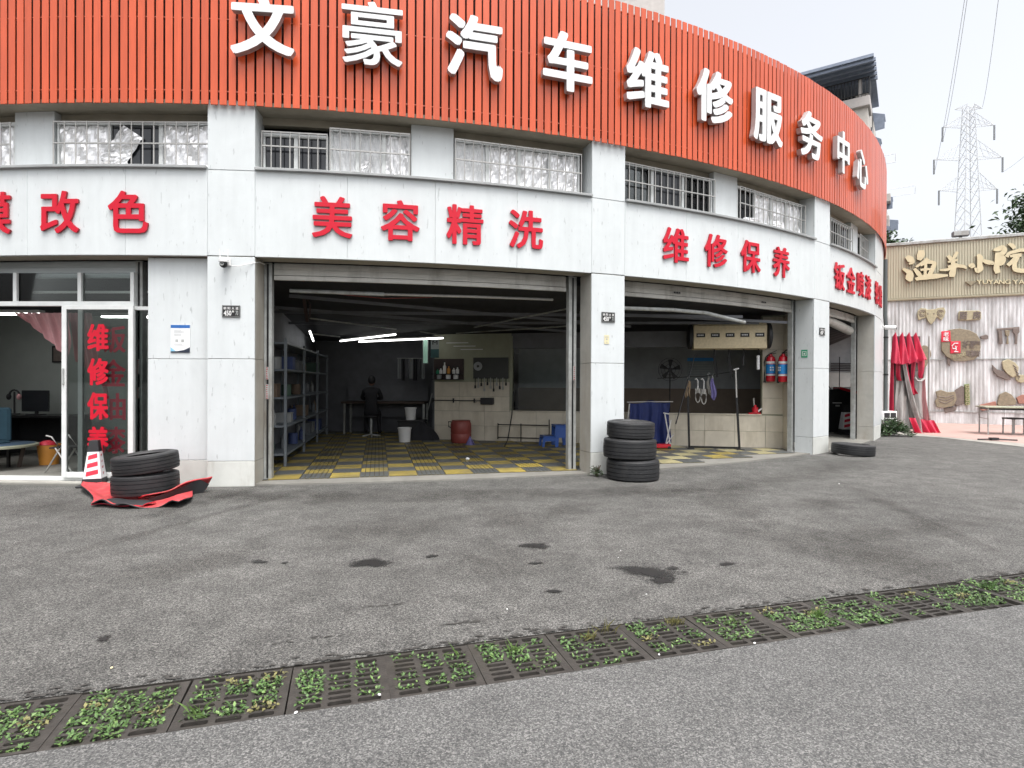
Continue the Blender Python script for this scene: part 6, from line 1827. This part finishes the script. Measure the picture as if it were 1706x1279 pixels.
t, s0, z0 = plaque("roll_plaque", "carved plaque of a bun on a reddish rolled board, behind the table", "plaque", [
    ("board", [(1631, 674), (1658, 668), (1660, 679), (1636, 684), (1631, 681)], M_TERRA, 0, .10),
    ("bun", [(1660, 672), (1664, 657), (1674, 652), (1684, 657), (1692, 668), (1690, 674), (1662, 676)], M_PLAQ, 0, .13),
    ("board_end", [(1692, 662), (1702, 657), (1714, 658), (1714, 672), (1696, 672)], M_TERRA, 0, .10)])
t, s0, z0 = plaque("arch_plaque", "brown arched plaque half hidden behind the folded red canopy", "plaque", [
    ("arch", ell(1540, 592, 11, 17, 14, 0, 180) + [(1527, 612), (1542, 612)], M_PLAQ, 0, .08)])
# floodlight on the coping
s_, z = sw(1601, 385)
t = thing("floodlight", "grey floodlight lying on top of the beige sign band", "floodlight", SF @ T(s_, .05, ZT))
m = MB(); m.box(-.24, .24, -.10, .10, .06, .25); m.build("housing", mat("mid_grey_metal", (.16, .165, .17), .5), t, bevel=.03)
m = MB(); m.box(-.2, .2, -.108, -.101, .09, .22); m.build("lens", M_GALV, t)
m = MB(); m.box(-.04, .04, -.05, .05, 0, .06); m.build("bracket", M_BLKM, t)
# folding table
q = gnd(1690, 727, .014); q2 = gnd(1666, 711, .014)
t = thing("folding_table", "folding table with thin metal legs on the red paving, at right edge", "table", T(q.x + .35, q.y + .6, .014) @ RZ(-25))
m = MB(); m.box(-.6, .9, -.45, .45, .71, .745); m.build("table_top", M_CREAM, t, bevel=.006)
for x in (-.52, .8):
    for y in (-.38, .38):
        m = MB(); m.tube([(x, y, 0), (x, y, .71)], .018, 8); m.build("leg", M_GALV, t)
    m = MB(); m.tube([(x, -.38, .42), (x, .38, .42)], .012, 6); m.build("stretcher", M_GALV, t)
m = MB(); m.box(-.5, .8, -.4, .4, .66, .70); m.build("apron", M_BLKM, t)
t = thing("stacked_stool", "dark low stool standing under the folding table", "stool", T(q.x + .62, q.y + .75, .014))
m = MB(); m.box(-.17, .17, -.17, .17, .4, .44); m.build("seat", M_BLK, t)
for x in (-.15, .15):
    for y in (-.15, .15):
        m = MB(); m.bar((x, y, 0), (x, y, .4), .025); m.build("leg", M_GALV, t)
# hose on the kerb
q = gnd(1655, 733, .02)
t = thing("ground_hose", "short dark hose piece lying on the pale kerb at right", "hose", T(*q))
m = MB(); m.tube([(-.3, .1, 0.01), (-.1, .02, .02), (.15, -.02, .02), (.5, -.08, .01)], .018, 6); m.build("hose", M_BLK, t, smooth=True)
m = MB(); m.box(-.08, .1, -.05, .05, 0, .06); m.build("coupling", M_BLK, t)

# ================================================================== far behind
# block rising over the workshop roof
t = thing("rear_tower", "pale grey block rising behind the red slats at the top of the picture", "building", T(7.05, 33, 0))
m = MB(); m.box(-10, 1.52, 0, 10, 0, 26); m.build("wall", M_APTG, t)
for fl_ in range(8):
    for k in range(4):
        zc = 1.5 + 3.1 * fl_; x = -.95 - 2.4 * k
        m = MB(); m.box(x - .8, x + .9, -.06, .1, zc, zc + 1.9); f_ = m.build("window", M_ALU, t)
        for s_ in (0, 1):
            m = MB(); m.box(x - .74 + .82 * s_, x + .02 + .82 * s_, -.075, -.061, zc + .06, zc + 1.84); m.build("pane", M_DKGLASS if s_ == 0 else M_GREYW, f_)
# apartment with balcony, blue-grey roof and a long side running away
A_ = Vector((21.35, 35.0)); uu = Vector((-.823, .568)); ww_ = Vector((.568, .823))
AF = Matrix.Translation((A_.x, A_.y, 0)) @ Matrix.Rotation(math.atan2(-uu.y, -uu.x), 4, 'Z')     # X along the front (to the right is the corner at 0), Y back
apt = thing("apartment_building", "beige apartment block with blue-grey metal roof and corner balcony behind the workshop", "building", AF)
ZAP = 19.55
m = MB(); m.box(-14, -2.6, .0, 40, 0, ZAP); m.box(-2.6, 0, 1.6, 40, 0, ZAP); m.box(-2.6, 0, 0, 1.6, 0, 18.0); m.build("wall", M_APT, apt)
# cladding slabs on the front, joints open
for r_ in range(13):
    for c_ in range(6):
        x1 = -.03 - 1.25 * c_; x0 = x1 - 1.22; z0 = .1 + 1.45 * r_; z1 = z0 + 1.42
        if x0 > -3.9 and z0 > 17.4 and x1 > -2.55: continue
        if z1 > ZAP: continue
        m = MB(); m.box(x0, x1, -.03, -.001, z0, z1); m.build("cladding_slab", M_APT, apt)
# balcony
m = MB(); m.box(-2.7, .12, -.25, 1.6, 18.01, 18.6); m.build("balcony_slab", M_APTG, apt, bevel=.03)
m = MB(); m.box(-2.55, -.75, 1.52, 1.595, 18.6, 19.5); m.build("balcony_door", M_DKGLASS, apt)
m = MB(); m.box(-.5, -.3, -.1, .1, 18.6, 19.7); m.build("balcony_post", M_APTG, apt)
rl = MB(); rl.tube([(-2.65, -.2, 19.7), (.08, -.2, 19.7), (.08, 1.5, 19.7)], .035, 6); rl.tube([(-2.65, -.2, 18.75), (.08, -.2, 18.75), (.08, 1.5, 18.75)], .025, 6)
rr = rl.build("railing", M_BLKM, apt)
bm2 = MB(); bm2.tube([(0, 0, 18.6), (0, 0, 19.7)], .02, 5); bme = bm2.mesh("baluster", M_BLKM)
for k in range(16): link("baluster", bme, rr, T(-2.65 + .18 * k, -.2, 0))
for k in range(7): link("baluster", bme, rr, T(.08, .05 + .22 * k, 0))
# roof
rm_ = MB(); rm_.rbox(T(-6.5, -.9, ZAP + .75) @ RX(-3) , -8.5, 6.85, -.6, 6, -.09, .09)
roof = rm_.build("roof", M_ROOFB, apt)
for k in range(5):
    m = MB(); m.rbox(T(-6.5, -.9, ZAP + .75) @ RX(-3), -8.4, 6.95, -.45 + .55 * k, -.30 + .55 * k, -.28, -.095); m.build("purlin", M_ROOFB, roof)
m = MB(); m.box(-14, -3.2, -.2, 1, ZAP + .001, ZAP + .7); m.build("parapet", M_DKWALL, apt)
# windows on the front of the block below
for fl_ in range(5):
    zc = 1.6 + 2.95 * fl_
    for x in (-5.2, -9.0, -12.0):
        m = MB(); m.box(x - .8, x + .8, -.08, -.031, zc, zc + 1.5); f_ = m.build("window", M_ALU, apt)
        m = MB(); m.box(x - .73, x + .73, -.095, -.081, zc + .07, zc + 1.43); m.build("pane", M_DKGLASS, f_)
# awnings, unit racks and pipes down the long side
rnd = random.Random(11)
aw = [(4.5, 19.3, .7, 1.3), (7, 18.6, .4, 1.0), (10, 18.2, .4, 1.0), (8, 17.6, .6, 1.3), (15, 16.6, .9, 1.4), (25, 17.0, 1.1, 1.4), (14, 14.0, .8, 1.3), (24, 14.0, 1.1, 1.2), (20, 11.2, 1.0, 1.2), (30, 13, 1.2, 1.2)]
for k, (y, z, d_, l_) in enumerate(aw):
    m = MB(); m.add([(0, y, z), (0, y + l_, z), (d_, y + l_, z - .25), (d_, y, z - .25), (d_, y, z - 1.15), (d_ * .25, y, z - 1.2)], [(0, 1, 2, 3), (0, 3, 4, 5)])
    me = m.mesh("awning", M_ROOFB, fix=False); o = link("awning", me, apt)
    sd = o.modifiers.new("thick", 'SOLIDIFY'); sd.thickness = .05
for k, (y, z) in enumerate(((9.5, 17.4), (15, 16.4))):
    m = MB(); d_ = 1.2 if k == 0 else 2.4
    for zz in (z, z + .6): m.tube([(0, y, zz), (d_, y, zz)], .02, 5)
    m.tube([(d_, y, z), (d_, y, z + .6)], .02, 5); m.build("drying_rack", M_PYL, apt)
for y in (14, 17, 25, 30, 36):
    m = MB(); m.tube([(.15, y, 0), (.15, y, ZAP - 1)], .09, 6); m.build("downpipe", M_APTG, apt)
for k in range(26):
    y = rnd.uniform(13, 38); z = rnd.uniform(6, 16)
    m = MB(); m.box(.02, rnd.uniform(.4, .8), y, y + .9, z, z + .65); m.build("wall_unit", M_APTG if k % 3 else M_DKWALL, apt, bevel=.03)
for fl_ in range(6):
    for k in range(9):
        y = 3 + 4.0 * k; zc = 1.6 + 2.95 * fl_
        m = MB(); m.box(.001, .06, y, y + 1.5, zc, zc + 1.5); m.build("side_window", M_DKGLASS, apt)
# pylon
PYD = 92.0
pc_ = at(1612, 400, PYD)
pyl = thing("pylon", "tall steel lattice power pylon rising hazy behind the restaurant sign", "pylon", T(pc_.x, PYD, 0) @ RZ(-6))
ppx = PYD / 967.03
zt_ = at(1610, 175, PYD).z
def hwid(z): return (5.6 + (zt_ - z) / ppx * .034) * ppx
legs = MB()
for sx in (-1, 1):
    for sy in (-1, 1):
        legs.bar((sx * hwid(0), sy * hwid(0), 0), (sx * hwid(zt_), sy * hwid(zt_), zt_), .11)
legs.build("leg", M_PYL, pyl)
br = MB(); z = 2.0
while z < zt_ - .5:
    st_ = hwid(z) * 1.7; z2 = min(z + st_, zt_)
    for s_ in (-1, 1):
        a, b_ = hwid(z), hwid(z2)
        br.bar((-a, s_ * a, z), (b_, s_ * b_, z2), .05); br.bar((a, s_ * a, z), (-b_, s_ * b_, z2), .05)
        br.bar((s_ * a, -a, z), (s_ * b_, b_, z2), .05); br.bar((s_ * a, a, z), (s_ * b_, -b_, z2), .05)
    z = z2
br.build("brace", M_PYL, pyl)
ends = []
for (py, half, th) in ((181, 21, .5), (210, 40, 1.8), (264, 53, 2.6), (316, 45, 2.4)):
    z = at(1610, py, PYD).z; hl = half * ppx
    am = MB(); a = hwid(z)
    for s_ in (-1, 1):
        tip = (s_ * hl, 0, z)
        for sy in (-1, 1):
            am.bar((s_ * a, sy * a, z), tip, .07); am.bar((s_ * a, sy * a, z + th), tip, .06)
            for q in range(1, 4):
                f = q / 4
                am.bar((s_ * (a + (hl - a) * f), sy * a * (1 - f), z), (s_ * (a + (hl - a) * (f - .2)), sy * a * (1.2 - f), z + th * (1.2 - f)), .04)
        ends.append((tip, py))
    am.build("cross_arm", M_PYL, pyl)
ins = MB()
for tip, py in ends:
    if py > 190:
        ins.tube([tip, (tip[0], tip[1], tip[2] - 2.3)], .13, 6)
ins.build("insulator", mat("insulator_grey", (.22, .23, .24), .4), pyl)
# cables over our heads
tg = [(1617, -40, 42), (1613, -40, 44), (1668, -40, 42), (1900, 40, 40)]
src = [ends[2][0], ends[4][0], ends[1][0], ends[5][0]]
for k, ((px, py, Y), e_) in enumerate(zip(tg, src)):
    a = WM[pyl] @ Vector(e_); 
    if k != 2: a = a - Vector((0, 0, 2.3))
    b_ = at(px, py, Y); pts = []
    for i in range(17):
        u = i / 16; p = a.lerp(b_, u); p.z -= 4 * 1.2 * u * (1 - u); pts.append(p - a)
    m = MB(); m.tube(pts, .022, 5)
    o = m.build("power_line", M_WIRE, None, T(*a)); tag(o, ["grey power cable from the pylon's upper left arm going overhead", "grey power cable beside the leftmost, from the middle left arm", "grey power cable from the pylon's top right going overhead", "faint cable leaving the pylon towards the right edge"][k], "cable", "cables from the pylon")
# trees behind the restaurant wall
def tree(label, loc, h, r_, n, seed, ls=.32):
    r0 = random.Random(seed)
    t = thing("tree", label, "tree", T(*loc))
    m = MB(); m.tube([(0, 0, 0), (.1, .05, h * .35), (-.05, .1, h * .62), (.1, 0, h * .85)], [.28, .22, .15, .05], 10)
    for k in range(9):
        a_ = r0.uniform(0, 6.28); z0 = h * r0.uniform(.42, .75); l_ = r_ * r0.uniform(.6, .95)
        m.tube([(0, 0, z0), (l_ * .5 * math.cos(a_), l_ * .5 * math.sin(a_), z0 + h * .08), (l_ * math.cos(a_), l_ * math.sin(a_), z0 + h * .14)], [.09, .06, .02], 6)
    m.build("trunk", M_BARK, t, smooth=True)
    m = MB(); cl = []
    for k in range(34):
        a_ = r0.uniform(0, 6.28); q = r0.random() ** .5; zz = r0.uniform(.45, 1.0)
        cl.append(Vector((r_ * q * math.cos(a_) * (1.15 - abs(zz - .68) * 1.6), r_ * q * math.sin(a_) * (1.15 - abs(zz - .68) * 1.6), h * zz)))
    for k in range(n):
        c_ = cl[r0.randrange(len(cl))]; s_ = r_ * .2
        p = c_ + Vector((r0.gauss(0, s_), r0.gauss(0, s_), r0.gauss(0, s_ * .6)))
        l_ = ls * r0.uniform(.6, 1.3)
        Mx = Matrix.Translation(p) @ Matrix.Rotation(r0.uniform(0, 6.28), 4, 'Z') @ Matrix.Rotation(r0.uniform(-.9, .9), 4, 'Y') @ Matrix.Rotation(r0.uniform(-.9, .9), 4, 'X')
        vs = [Mx @ Vector(v) for v in ((0, 0, 0), (l_ * .5, -l_ * .22, l_ * .05), (l_, 0, -l_ * .1), (l_ * .5, l_ * .22, l_ * .05))]
        m.add(vs, [(0, 1, 2), (0, 2, 3)])
    m.build("crown", M_LEAF2, t, fix=False)
tree("dark green tree rising over the sign band at the right edge", (30.8, 32, 0), 12.4, 2.9, 9000, 3)
tree("low green treetop peeping over the left end of the sign band", (*at(1494, 400, 33).xy, 0), 9.9, 1.0, 2200, 8, .25)
